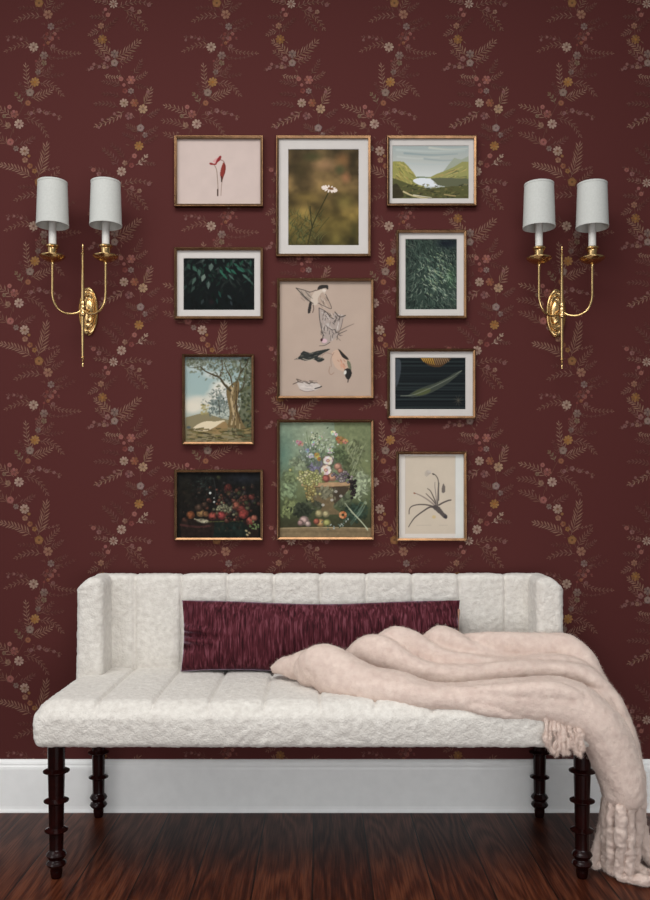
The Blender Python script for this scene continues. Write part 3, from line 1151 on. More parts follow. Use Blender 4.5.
        for i in range(m):
            i2 = (i + 1) % m
            for k in range(seg):
                k2 = (k + 1) % seg
                fs.append((i * seg + k, i * seg + k2, i2 * seg + k2, i2 * seg + k))
        # spider fitting that carries the shade on the sleeve
        sv = [box(x - 0.0445, x + 0.0445, YC - 0.001, YC + 0.001, zb + 0.070, zb + 0.072), box(x - 0.001, x + 0.001, YC - 0.0445, YC + 0.0445, zb + 0.070, zb + 0.072),
              lathe([(0.004, 0), (0.009, 0.0), (0.009, 0.046), (0.004, 0.046)], 12, (x, YC, zb + 0.026))]
        add('lamp_shade', (vs, fs), M_SHADE, arm, 50)
        add('shade_fitting', merge(sv), M_BRASS, arm)
    return root


sconce(-0.7335, 1.586, 'two arm brass wall sconce with white shades, left of the framed pictures')
sconce(0.7480, 1.580, 'two arm brass wall sconce with white shades, right of the framed pictures')


# ------------------------------------------------------------------ painted and printed pictures
class Canvas:
    """small painter; coordinates are photo pixels"""

    def __init__(self, x0, y0, x1, y1, s=2.3):
        self.box = (x0, y0, x1, y1)
        self.W, self.H = int((x1 - x0) * s), int((y1 - y0) * s)
        self.X, self.Y = np.meshgrid(np.linspace(x0, x1, self.W), np.linspace(y0, y1, self.H))
        self.I = np.zeros((self.H, self.W, 3))
        self.px = 1.0 / s

    def put(self, m, c):
        c = np.asarray(c, float)
        self.I = self.I * (1 - m[..., None]) + c * m[..., None]

    def fill(self, c):
        self.I[:] = c

    def vgrad(self, stops):
        ys = [q[0] for q in stops]
        for k in range(3):
            self.I[..., k] = np.interp(self.Y, ys, [q[1][k] for q in stops])

    def ell(self, cx, cy, rx, ry, c, ang=0.0, soft=0.3, al=1.0):
        ca, sa = math.cos(ang), math.sin(ang)
        dx, dy = self.X - cx, self.Y - cy
        u, v = (dx * ca + dy * sa) / rx, (-dx * sa + dy * ca) / ry
        q = np.sqrt(u * u + v * v)
        self.put(np.clip((1 - q) / max(soft, 1e-3) + 0.5 * (soft < 0.5), 0, 1) * al, c)

    def line(self, pts, w, c, al=1.0, w2=None, smooth=True, aa=0.55):
        if smooth and len(pts) > 2:
            pts = catmull(pts, 5)
        w2 = w if w2 is None else w2
        m = np.zeros_like(self.X)
        n = len(pts) - 1
        for i in range(n):
            (x0, y0), (x1, y1) = pts[i], pts[i + 1]
            dx, dy = x1 - x0, y1 - y0
            L2 = dx * dx + dy * dy + 1e-9
            t = np.clip(((self.X - x0) * dx + (self.Y - y0) * dy) / L2, 0, 1)
            d = np.hypot(self.X - x0 - t * dx, self.Y - y0 - t * dy)
            ww = (w + (w2 - w) * ((i + t) / n)) / 2
            m = np.maximum(m, np.clip((ww - d) / aa + 0.5, 0, 1) * np.clip(ww / 0.25, 0, 1))
        self.put(m * al, c)

    def poly(self, pts, c, al=1.0, smooth=False):
        if smooth:
            pts = catmull(list(pts) + [pts[0]], 5)[:-1]
        ins = np.zeros_like(self.X, bool)
        n = len(pts)
        for i in range(n):
            (x0, y0), (x1, y1) = pts[i], pts[(i + 1) % n]
            if abs(y1 - y0) < 1e-9:
                continue
            cond = ((y0 > self.Y) != (y1 > self.Y)) & (self.X < (x1 - x0) * (self.Y - y0) / (y1 - y0) + x0)
            ins ^= cond
        m = ins.astype(float)
        k = np.pad(m, 1, mode='edge')
        m = (k[:-2, 1:-1] + k[2:, 1:-1] + k[1:-1, :-2] + k[1:-1, 2:] + 4 * m) / 8
        self.put(m * al, c)

    def noise(self, sx, sy=None, seed=0, oct=3):
        sy = sy or sx
        r = 0
        a = 1.0
        for o in range(oct):
            p = np.stack([self.X.ravel() / sx * 2 ** o, self.Y.ravel() / sy * 2 ** o, np.full(self.X.size, 0.37 + seed)], 1)
            r = r + a * vnoise(p, seed * 7 + o)
            a *= 0.5
        return r.reshape(self.X.shape)

    def mottle(self, amp, sx, sy=None, seed=0, oct=3):
        self.I = np.clip(self.I * (1 + amp * self.noise(sx, sy, seed, oct))[..., None], 0, 255)


def art_orchid(c):
    c.fill((205, 186, 178))
    c.mottle(.015, 12, seed=2)
    c.line([(213.5, 163), (216, 168), (217, 178), (217.5, 187), (217.3, 194)], .7, (120, 100, 84), .8)
    c.line([(217.2, 188), (217.2, 194)], 1.3, (60, 40, 34))
    c.line([(222.5, 176), (221, 184), (220.5, 194)], .6, (130, 108, 92), .8)
    c.poly([(212, 160), (214, 157.5), (219, 155), (218.5, 158.5), (215.5, 161.5)], (214, 140, 140), .6, True)
    c.poly([(208.6, 161.5), (210.5, 161), (214.6, 162), (216, 158.5), (219.5, 154), (220.8, 155), (220, 158), (216.8, 161), (215.2, 163.2), (210, 163)], (136, 40, 44), 1, True)
    c.poly([(219.5, 172), (220.8, 166), (223.2, 160.6), (225.2, 164), (225, 169), (223.4, 174), (221.5, 178), (220.2, 176)], (134, 52, 44), 1, True)
    c.line([(220, 158), (223, 159.5), (224, 162)], .7, (110, 70, 60), .8)
    c.line([(224, 163), (224.4, 170), (221.5, 178)], .7, (84, 34, 30), .7)
    c.line([(221, 175), (221, 180)], 1.0, (46, 34, 30))


def art_daisy(c):
    c.vgrad([(148, (70, 58, 38)), (180, (102, 82, 52)), (215, (100, 84, 44)), (244, (74, 66, 34))])
    n = c.noise(16, 14, 3, 3)
    c.I = np.clip(c.I * (1 + 0.42 * n)[..., None], 0, 255)
    for (x, y, rx, ry, col, al) in ((325, 163, 15, 8, (160, 122, 88), .7), (343, 158, 10, 9, (150, 104, 64), .6), (346, 176, 6, 7, (166, 112, 78), .7), (340, 168, 6, 6, (72, 74, 46), .8),
                                     (300, 170, 12, 18, (62, 52, 30), .7), (305, 196, 16, 7, (140, 116, 62), .6), (345, 200, 12, 10, (132, 118, 62), .55), (312, 155, 12, 6, (66, 66, 38), .7),
                                     (353, 160, 5, 14, (52, 44, 28), .6), (335, 225, 20, 10, (128, 110, 56), .5), (295, 155, 8, 8, (60, 48, 30), .8), (354, 230, 5, 10, (62, 58, 30), .7)):
        c.ell(x, y, rx * 1.1, ry * 1.1, col, 0, .85, al)
    r = random.Random(2)
    for k in range(130):
        x0 = r.uniform(287, 322); y0 = r.uniform(212, 246)
        a = r.uniform(-2.7, -0.6)
        l = r.uniform(6, 16)
        g = r.choice(((50, 60, 36), (38, 44, 26), (120, 118, 74), (92, 96, 58)))
        c.line([(x0, y0), (x0 + l * .5 * math.cos(a), y0 + l * .5 * math.sin(a)), (x0 + l * math.cos(a + .25), y0 + l * math.sin(a + .25))], .7, g, .6, .2)
    c.line([(328, 192), (321, 206), (313, 223), (307, 246)], 1.2, (54, 50, 26), .95)
    c.line([(329, 216), (320, 227), (313, 238)], .8, (70, 64, 34), .8)
    c.line([(310, 205), (311, 218), (312, 226)], 1.2, (46, 44, 26), .8)
    for k in range(15):
        a = 2 * PI * k / 15
        c.ell(329.5 + 6.2 * math.cos(a), 187.4 + 1.9 * math.sin(a) + 1.4 * math.cos(a), 2.1, .85, (232, 216, 206), math.atan2(math.sin(a) * .5, math.cos(a)) + .12, .4)
    c.ell(330.5, 187, 3.2, 1.2, (120, 84, 52), .15, .4)
    c.ell(327, 186.2, 1.3, .7, (240, 226, 214), 0, .4)
    c.ell(333, 189.6, 1.6, .7, (236, 220, 208), .3, .4)


def art_valley(c):
    c.vgrad([(144, (162, 172, 170)), (156, (176, 180, 174)), (166, (190, 194, 190)), (176, (208, 211, 208)), (197, (150, 160, 150))])
    for k, (y, x0, x1, col, w) in enumerate(((149, 397, 466, (188, 196, 190), 2.2), (152.5, 405, 458, (132, 150, 152), 2), (156, 398, 440, (196, 200, 194), 1.6), (158, 425, 462, (146, 158, 158), 2), (162, 400, 455, (176, 186, 186), 1.5), (147, 430, 468, (206, 206, 192), 2))):
        c.line([(x0, y - 1), ((x0 + x1) / 2, y + .8), (x1, y - .3)], w, col, .7, .6, aa=1.5)
    c.poly([(440, 175), (449, 163), (455, 156), (462, 158), (470, 154), (470, 176)], (158, 164, 146), 1)
    c.poly([(392, 160), (397, 159.5), (404, 160), (409, 165), (414, 171), (417, 176), (425, 178), (425, 198), (392, 198)], (150, 146, 84), 1)
    c.poly([(470, 160), (463, 160), (455, 165), (446, 169), (438, 172), (431, 175.5), (425, 177), (425, 180), (470, 182)], (150, 148, 92), 1)
    c.poly([(425, 177), (431, 175.5), (420, 174.8), (412, 176)], (110, 124, 92), 1)
    r = random.Random(4)
    for k in range(60):
        x = r.uniform(393, 414); y = r.uniform(161, 185)
        if y > 160 + max(0, (x - 404)) * 1.25:
            c.line([(x, y), (x + r.uniform(3, 8), y + r.uniform(3, 8))], r.uniform(.6, 1.4), r.choice(((178, 168, 92), (120, 120, 62), (194, 176, 110), (98, 100, 56), (160, 130, 80))), .7, .3)
    for k in range(60):
        x = r.uniform(432, 469); y = r.uniform(164, 180)
        if y > 177 - (x - 430) * 0.42:
            c.line([(x, y), (x - r.uniform(4, 10), y + r.uniform(1, 4))], r.uniform(.6, 1.4), r.choice(((180, 172, 110), (118, 122, 72), (196, 172, 110), (96, 100, 66), (176, 150, 96))), .7, .3)
    c.poly([(414, 178), (420, 176.4), (432, 177), (438, 179), (434, 181.5), (440, 184), (432, 185), (420, 183.5), (414, 180)], (222, 226, 230), 1, True)
    c.poly([(431, 177), (440, 176), (470, 177), (470, 187), (446, 185), (438, 183.5), (436, 181)], (98, 100, 76), 1)
    c.poly([(392, 176), (398, 178), (406, 181), (414, 184), (430, 187), (448, 185), (470, 184), (470, 198), (392, 198)], (86, 86, 52), 1)
    for k in range(120):
        x = r.uniform(393, 469); y = r.uniform(183, 197)
        c.line([(x, y), (x + r.uniform(-4, 4), y + r.uniform(-1.2, 1.2))], r.uniform(.6, 1.5), r.choice(((60, 62, 38), (112, 110, 66), (80, 72, 46), (128, 116, 74), (48, 48, 34))), .7)
    c.line([(404, 190), (410, 193), (418, 195.5), (428, 197)], 1.6, (214, 196, 150), .9, 1.0)
    c.line([(414, 193.5), (424, 195), (432, 196)], 1.2, (226, 216, 190), .9, .6)
    c.line([(445, 193), (456, 194.5)], 1.2, (180, 158, 110), .8)
    c.poly([(392, 184), (397, 182), (402, 189), (404, 195), (396, 197), (392, 197)], (52, 46, 32), .85, True)


def art_dark_leaves(c):
    c.fill((13, 18, 18))
    r = random.Random(7)

    def lf(x, y, a, l, w, col, al=.8):
        dx, dy = math.cos(a), math.sin(a)
        c.poly([(x, y), (x + dx * l * .35 - dy * w, y + dy * l * .35 + dx * w), (x + dx * l * .75 - dy * w * .7, y + dy * l * .75 + dx * w * .7), (x + dx * l, y + dy * l),
                (x + dx * l * .7 + dy * w * .7, y + dy * l * .7 - dx * w * .7), (x + dx * l * .3 + dy * w, y + dy * l * .3 - dx * w)], col, al)
        c.line([(x, y), (x + dx * l, y + dy * l)], .45, tuple(v * 1.35 for v in col), al * .6)
    for k in range(190):
        x, y = r.uniform(182, 254), r.uniform(255, 305)
        g = max(0.25, 1.1 - (y - 255) / 50) * r.uniform(.5, 1.1)
        t = r.choice(((38, 66, 56), (52, 66, 60), (30, 62, 48), (60, 70, 66)))
        lf(x, y, r.uniform(0.6, 2.6), r.uniform(4, 8), r.uniform(.9, 1.7), tuple(v * g for v in t), .75)
    for (x, y, a, l, w, col) in ((204, 273, 1.9, 8, 2.2, (104, 118, 108)), (195, 276, 2.0, 8, 1.8, (66, 86, 76)), (211, 262, 1.7, 8, 2.6, (82, 98, 90)), (208, 280, 1.6, 8, 1.8, (74, 88, 82)), (192, 265, .9, 7, 2, (52, 80, 68)), (198, 268, 1.4, 7, 1.8, (60, 84, 74)), (187, 262, 1.2, 7, 1.8, (40, 62, 52)),
                                 (225, 266, .8, 8, 1.5, (44, 92, 74)), (230, 268, .7, 8, 1.4, (40, 84, 68)), (236, 266, .6, 9, 1.6, (44, 86, 72)), (242, 273, .7, 9, 1.4, (66, 92, 82)), (246, 276, .8, 8, 1.3, (56, 82, 72)), (233, 262, .6, 8, 1.3, (40, 76, 62)), (222, 272, .9, 8, 1.3, (38, 80, 64)), (228, 273, .8, 8, 1.2, (62, 84, 76)), (247, 268, .8, 7, 1.2, (38, 66, 56)), (250, 280, .9, 6, 1.2, (44, 62, 54)), (240, 266, .8, 7, 1.2, (34, 74, 60)),
                                 (219, 268, 1.0, 8, 1.5, (42, 88, 70)), (218, 290, 1.2, 7, 1.3, (26, 56, 48)), (227, 294, .8, 6, 1.4, (52, 66, 64)), (186, 284, 2.2, 6, 1.5, (36, 50, 46)), (203, 298, 2.0, 6, 1.6, (38, 46, 46)), (194, 285, 2.1, 7, 1.6, (46, 60, 54)), (230, 300, 1.2, 5, 1.2, (40, 48, 50)), (216, 297, 1.4, 6, 1.1, (24, 46, 42))):
        lf(x, y, a, l, w, col, .95)
    c.ell(211, 301, 4, 4, (46, 24, 28), 0, 1, .6)


def art_birds(c):
    c.fill((185, 164, 149))
    c.mottle(.02, 20, seed=3)
    K = (46, 42, 40)
    r = random.Random(3)

    def pl(pts, col, al=1, s=True):
        c.poly(pts, col, al, s)

    def hatch(n, bx, ang, l, cols, w=.5, al=.75, jitter=.25):
        for k in range(n):
            x, y = r.uniform(bx[0], bx[2]), r.uniform(bx[1], bx[3])
            a = ang + r.uniform(-jitter, jitter)
            q = l * r.uniform(.5, 1.2)
            c.line([(x, y), (x + q * math.cos(a), y + q * math.sin(a))], w, r.choice(cols), al)
    # finch in flight at the top
    pl([(296, 287), (304, 289), (310, 292), (313, 297), (312, 302), (306, 299), (300, 293)], (172, 156, 142), .9)
    pl([(313, 293), (318, 287), (324, 288), (325, 294), (320, 300), (316, 304), (312, 303), (311, 298)], (206, 190, 174), .9)
    pl([(322, 291), (326, 294), (329, 301), (331.5, 307.5), (325, 305), (319, 302), (318, 297)], (178, 156, 140), .9)
    hatch(14, (299, 289, 308, 297), .75, 5, ((70, 64, 60), (100, 90, 84)), .45)
    hatch(16, (319, 293, 326, 303), 1.1, 5, ((84, 72, 66), (110, 96, 88), (216, 202, 188)), .45)
    c.line([(296, 287), (302, 293), (308, 299), (313, 302.5)], .8, K, .85)
    c.line([(296, 287), (304, 289), (310, 291), (316, 289)], .7, K, .75)
    c.line([(318, 302), (324, 305), (331.5, 307.5), (328, 298), (325.5, 293)], .6, K, .75)
    pl([(317, 289), (319.5, 284.5), (327.5, 284), (328, 288.5), (325.5, 287), (321.5, 288)], K, .95)
    c.line([(316, 289.5), (319, 288.5)], .9, (120, 96, 84), .9)
    c.ell(324.2, 289.2, 2.0, 1.5, (222, 208, 196), .3)
    pl([(309.6, 300), (311.6, 302), (310.2, 311.5), (307.6, 311)], K, .95)
    c.line([(313.2, 304), (313.6, 308), (312.6, 311.5)], .9, (92, 78, 70), .85)
    # speckled bird diving in the middle
    pl([(319, 307), (324, 309), (329, 314), (332.5, 317), (335, 311.5), (340, 314), (345.5, 314.5), (343, 319), (341, 326), (338, 335), (332, 340), (325, 344), (321.5, 341), (323, 333), (320, 325)], (170, 156, 148), .92)
    hatch(60, (321, 309, 339, 338), 1.0, 4.5, (K, (214, 204, 196), (98, 88, 84), (70, 62, 60), (200, 188, 180)), .55, .8, .9)
    hatch(10, (334, 313, 343, 320), 2.0, 4, (K, (96, 84, 78)), .5)
    c.line([(319, 307), (319.5, 317), (321.5, 328), (323, 334), (321.8, 341)], .7, K, .8)
    c.line([(319, 307), (325, 310), (330, 315)], .6, K, .8)
    c.line([(335, 311), (340, 316), (345.5, 314.5)], 1.0, (74, 64, 60), .85)
    c.line([(343, 318), (341, 327), (337, 336)], .6, (90, 78, 72), .8)
    c.line([(338, 331), (346, 326.5), (354, 323)], 1.4, (132, 116, 106), .95, .6)
    c.line([(339, 333), (347, 329.5)], 1.2, (104, 92, 86), .9, .6)
    c.ell(328, 324, 3, 2.4, (206, 198, 192), .6, .7, .6)
    c.ell(324.2, 340, 3.0, 2.2, (212, 178, 184), .2, .4)
    c.ell(321.6, 339, 1.2, 1.6, (70, 40, 48), .3, .4)
    c.line([(319.5, 345), (325, 344.5), (330, 341.5)], .6, K, .7)
    # dark bird on the left
    pl([(294, 359), (299, 356), (303, 350.5), (310, 352), (318, 350), (330, 348), (327, 350.5), (321, 353.5), (318, 356), (324.5, 358.5), (319, 361.5), (313, 358.5), (306, 360), (299, 358.5)], (50, 52, 50), 1)
    hatch(26, (300, 351, 320, 359), -.25, 3.5, ((98, 98, 88), (30, 30, 30), (128, 122, 110), (76, 80, 70)), .5, .8)
    c.line([(303, 358), (309, 359.5), (314, 358)], .8, (176, 166, 150), .9)
    c.ell(297.5, 357.6, .8, .7, (150, 142, 130), 0, .4)
    # tawny bird on its back
    pl([(332, 352), (336, 349), (341, 349.5), (346, 354), (350, 361), (351.3, 368), (346, 371), (341, 370), (336, 367), (332.5, 360)], (204, 172, 150), .85)
    pl([(338, 348), (341, 350), (347, 356), (349, 359), (345.5, 358.5), (341.5, 355)], K, 1)
    pl([(347, 359), (350.5, 362), (351.6, 369), (349.5, 369), (347.5, 364)], (110, 112, 92), .95)
    hatch(12, (337, 358, 345, 366), 1.0, 3.5, ((196, 126, 96), (212, 150, 120), (170, 120, 98)), .7, .8)
    c.line([(334, 352), (331, 358), (331.5, 366)], .5, (140, 112, 100), .8)
    c.line([(333, 354), (326, 352), (322, 355)], .6, (140, 112, 100), .75)
    c.line([(330, 366), (329, 371), (331, 374), (334, 372)], .6, (150, 116, 100), .8)
    pl([(344.5, 369), (348, 367.5), (351.5, 370), (351.5, 375), (348.5, 379), (345.5, 376)], K, 1)
    c.ell(345.3, 371.8, 1.3, 2.2, (214, 212, 202), .2, .4)
    c.line([(348.5, 378), (348, 381.5)], .9, K)
    # pale bird lying at the bottom
    pl([(296, 381), (300, 381), (308, 381), (315, 381.8), (320, 384.5), (320.8, 386.8), (315, 389.6), (306, 391), (300.5, 389), (298, 385)], (204, 192, 184), .95)
    hatch(20, (297, 380, 314, 383), .12, 4.5, (K, (110, 94, 84), (140, 122, 112)), .55, .8)
    hatch(12, (300, 384, 314, 389), .2, 3.5, ((226, 216, 208), (168, 158, 156)), .5, .7)
    c.line([(293, 383.5), (298, 381), (296.5, 378.5), (301, 380)], .9, (92, 78, 70), .9)
    c.line([(315, 388), (319, 387), (321.5, 385.8)], 1.1, K, .9)
    c.line([(300, 389), (306, 391), (314, 390)], .55, (110, 96, 92), .8)


def art_fern(c):
    c.fill((50, 64, 56))
    r = random.Random(11)
    for k in range(900):
        x, y = r.uniform(404, 459), r.uniform(236, 310)
        q = math.exp(-(((x - 437) / 24) ** 2 + ((y - 278) / 22) ** 2))
        a = r.uniform(0.2, 1.3) + (1.1 if x < 424 and y > 262 else 0)
        l = r.uniform(2.5, 6.5)
        b = r.uniform(.6, 1.1) * (0.72 + .5 * q)
        col = r.choice(((118, 138, 120), (104, 128, 112), (142, 156, 138), (84, 110, 96), (24, 32, 32), (20, 26, 28), (30, 42, 40), (128, 142, 128)))
        c.line([(x, y), (x + l * .5 * math.cos(a), y + l * .5 * math.sin(a)), (x + l * math.cos(a + .5), y + l * math.sin(a + .5))], r.uniform(.5, 1.0), tuple(v * b for v in col), .85, .3)
    for k in range(80):
        x, y = r.gauss(436, 9), r.gauss(272, 13)
        a = r.uniform(.2, 1.3)
        l = r.uniform(2.5, 5)
        c.line([(x, y), (x + l * math.cos(a), y + l * math.sin(a))], .8, r.choice(((160, 182, 142), (148, 174, 144), (184, 194, 156), (200, 208, 184))), .7, .2)
    c.ell(448, 242, 15, 7, (18, 24, 34), 0, .8, .85)
    for k in range(22):
        x, y = r.uniform(436, 457), r.uniform(239, 250)
        c.line([(x, y), (x + 3, y + 2)], .6, (48, 62, 66), .5, .2)
    c.ell(452, 276, 8, 15, (80, 122, 76), 0, 1, .35)
    c.ell(410, 302, 9, 7, (20, 26, 24), 0, 1, .5)


def art_tree(c):
    c.vgrad([(358, (132, 150, 150)), (372, (156, 176, 174)), (392, (158, 178, 174)), (402, (196, 200, 190)), (416, (176, 182, 170)), (425, (128, 124, 100)), (442, (96, 82, 54))])
    r = random.Random(8)
    for (x, y, rx, ry, col) in ((222, 388, 12, 9, (228, 222, 208)), (215, 396, 10, 8, (218, 214, 202)), (198, 402, 14, 7, (214, 208, 192)), (192, 407, 10, 6, (222, 214, 196)), (228, 396, 8, 10, (206, 206, 200)), (196, 366, 12, 6, (182, 194, 192)), (212, 374, 10, 4, (196, 202, 196))):
        c.ell(x, y, rx * 1.25, ry * 1.2, col, 0, .55, .95)
    # hazy wood and bank
    c.poly([(185, 417), (196, 414), (206, 412), (212, 415), (222, 418), (230, 420), (251, 420), (251, 442), (185, 442)], (136, 126, 96), 1)
    for k in range(40):
        x, y = r.uniform(200, 208), r.uniform(404, 414)
        c.ell(x, y, 1.5, 1.1, r.choice(((150, 140, 92), (170, 158, 110))), 0, .6, .7)
    for k in range(260):
        x, y = r.gauss(219, 5.5), r.gauss(404, 6)
        c.ell(x, y, r.uniform(.9, 2.1), r.uniform(.7, 1.4), r.choice(((98, 110, 106), (116, 126, 120), (78, 90, 84), (136, 144, 136))), r.uniform(0, 3), .6, .75)
    c.line([(218, 400), (219, 408), (219, 414)], 1.0, (60, 58, 50), .7)
    for k in range(90):
        x, y = r.gauss(226, 12), r.gauss(400, 9)
        c.ell(x, y, r.uniform(1, 2.6), r.uniform(.8, 1.8), r.choice(((120, 128, 118), (148, 152, 138), (104, 110, 96), (168, 170, 156))), r.uniform(0, 3), .8, .55)
    c.poly([(252, 358), (252, 440), (236, 432), (240, 405), (241, 385), (246, 366)], (84, 86, 62), .8, True)
    # right-hand woodland mass
    for k in range(260):
        x = 251 - abs(r.gauss(0, 9)); y = r.uniform(358, 436)
        c.ell(x, y, r.uniform(1.3, 3.0), r.uniform(.9, 1.9), r.choice(((52, 58, 40), (74, 80, 54), (92, 92, 58), (40, 44, 34), (106, 112, 92))), r.uniform(0, 3), .6, .7)
    # canopy
    for k in range(520):
        x = r.uniform(186, 250); y = 358 + abs(r.gauss(0, 1)) * (4 + (x - 186) * .24)
        c.ell(x, y, r.uniform(1.0, 2.6), r.uniform(.7, 1.6), r.choice(((92, 96, 78), (116, 120, 104), (76, 78, 62), (138, 144, 132), (104, 108, 84))), r.uniform(0, 3), .6, .65)
    # trunk
    c.poly([(227, 427), (229, 412), (227, 400), (226, 390), (231, 384), (238, 380), (239, 390), (237, 400), (238, 412), (242, 422), (246, 430), (236, 428)], (116, 98, 66), 1, True)
    c.line([(232, 386), (231, 398), (233, 412), (231, 424)], 3.2, (188, 166, 128), .85, 1.8)
    c.line([(236, 384), (236, 396), (236, 408), (240, 422)], 1.2, (78, 62, 42), .8)
    c.line([(230, 390), (224, 384), (219, 377), (212, 374), (204, 370), (200, 366)], 2.6, (72, 62, 44), .95, .9)
    c.line([(200, 366), (193, 367), (188, 367)], .9, (72, 66, 50), .9, .4)
    c.line([(219, 377), (222, 368), (221, 358)], 1.8, (80, 70, 50), .9, 1.0)
    c.line([(232, 386), (230, 376), (226, 369), (224, 362)], 1.8, (76, 66, 46), .9, .8)
    c.line([(236, 382), (240, 372), (240, 362)], 2.0, (84, 76, 54), .85, .9)
    c.line([(240, 372), (246, 364), (248, 358)], 1.4, (62, 56, 40), .9)
    c.line([(238, 392), (243, 386), (244, 376)], 1.4, (70, 62, 46), .85)
    for k in range(60):
        t = r.random()
        x, y = 229 + r.uniform(0, 9) + 3 * t, 386 + 40 * t
        c.line([(x, y), (x + r.uniform(-1, 1), y + r.uniform(2, 5))], r.uniform(.5, 1.0), r.choice(((196, 176, 138), (80, 66, 46), (150, 128, 92), (58, 48, 36))), .7)
    for k in range(90):
        x = r.uniform(205, 250); y = 358 + abs(r.gauss(0, 1)) * (3 + (x - 186) * .2)
        c.ell(x, y, r.uniform(.6, 1.5), r.uniform(.5, 1), r.choice(((160, 176, 172), (150, 166, 170), (136, 146, 118))), r.uniform(0, 3), .6, .6)
    # pale cliff and foreground
    c.poly([(192, 428), (197, 424), (205, 421), (215, 421), (224, 420), (220, 425), (212, 428), (206, 431), (196, 431)], (222, 206, 174), 1, True)
    c.poly([(206, 431), (214, 427), (224, 421), (227, 428), (218, 434)], (150, 122, 82), .9, True)
    for k in range(150):
        x, y = r.uniform(186, 250), r.uniform(428, 441)
        c.line([(x, y), (x + r.uniform(2, 7), y + r.uniform(-1, 1.2))], r.uniform(.6, 1.5), r.choice(((76, 66, 40), (120, 106, 70), (150, 130, 90), (58, 52, 34), (98, 92, 52))), .7)
    c.ell(188, 427, 3, 2, (70, 84, 92), 0, .6, .8)


def art_feather(c):
    c.fill((28, 34, 36))
    r = random.Random(5)
    for k in range(26):
        y = 357 + 2 * k
        c.line([(395, y), (431, y + r.uniform(-.6, .6)), (467, y)], r.uniform(.7, 1.4), r.choice(((40, 48, 48), (18, 22, 24), (46, 54, 54), (14, 18, 20))), .8)
    c.poly([(396, 358), (401, 360), (401, 372), (398, 384), (396, 384)], (72, 78, 84), .8, True)
    # pine cone at the top edge
    c.poly([(420, 357), (450, 357), (448, 361), (440, 366.5), (430, 365), (424, 361)], (78, 56, 36), 1, True)
    for k in range(13):
        x = 422 + k * 2.1
        c.line([(x, 357), (x + 2.4, 361 + 3.2 * math.sin(k / 12 * PI))], 1.1, ((206, 158, 66) if k < 6 else (150, 122, 92)), .95, .5)
    # leaf
    c.poly([(400.5, 395.2), (408, 394.6), (414, 391), (424, 386.5), (436, 382.5), (447, 377.5), (455, 372.5), (463, 369.6), (458, 375), (448, 383), (437, 389.5), (426, 394.5), (414, 396.6), (408, 396)], (62, 68, 60), 1, True)
    c.poly([(412, 393.6), (420, 389), (430, 387.5), (430, 391.5), (420, 395)], (84, 90, 54), .8, True)
    c.line([(401, 395.4), (414, 394.2), (432, 387), (448, 379), (462, 370.2)], .7, (126, 130, 118), .8)
    for k in range(24):
        x = 413 + k * 1.8; y = 394 - k * .82
        c.line([(x, y), (x + 2.2, y - 2.0)], .5, (58, 64, 54), .7)
        c.line([(x, y), (x + 3, y + .8)], .5, (104, 108, 92), .5)
    for k in range(9):
        a = k / 9 * 2 * PI
        c.line([(459, 400), (459 + 5 * math.cos(a), 400 + 6 * math.sin(a))], .9, (84, 78, 66), .6, .4)


def blob_fruit(c, x, y, rr, col, hl=1.35):
    c.ell(x, y, rr, rr * .95, tuple(v * .62 for v in col), 0, .3)
    c.ell(x - rr * .12, y - rr * .12, rr * .85, rr * .8, col, 0, .6)
    c.ell(x - rr * .35, y - rr * .38, rr * .35, rr * .3, tuple(min(255, v * hl) for v in col), 0, 1, .8)


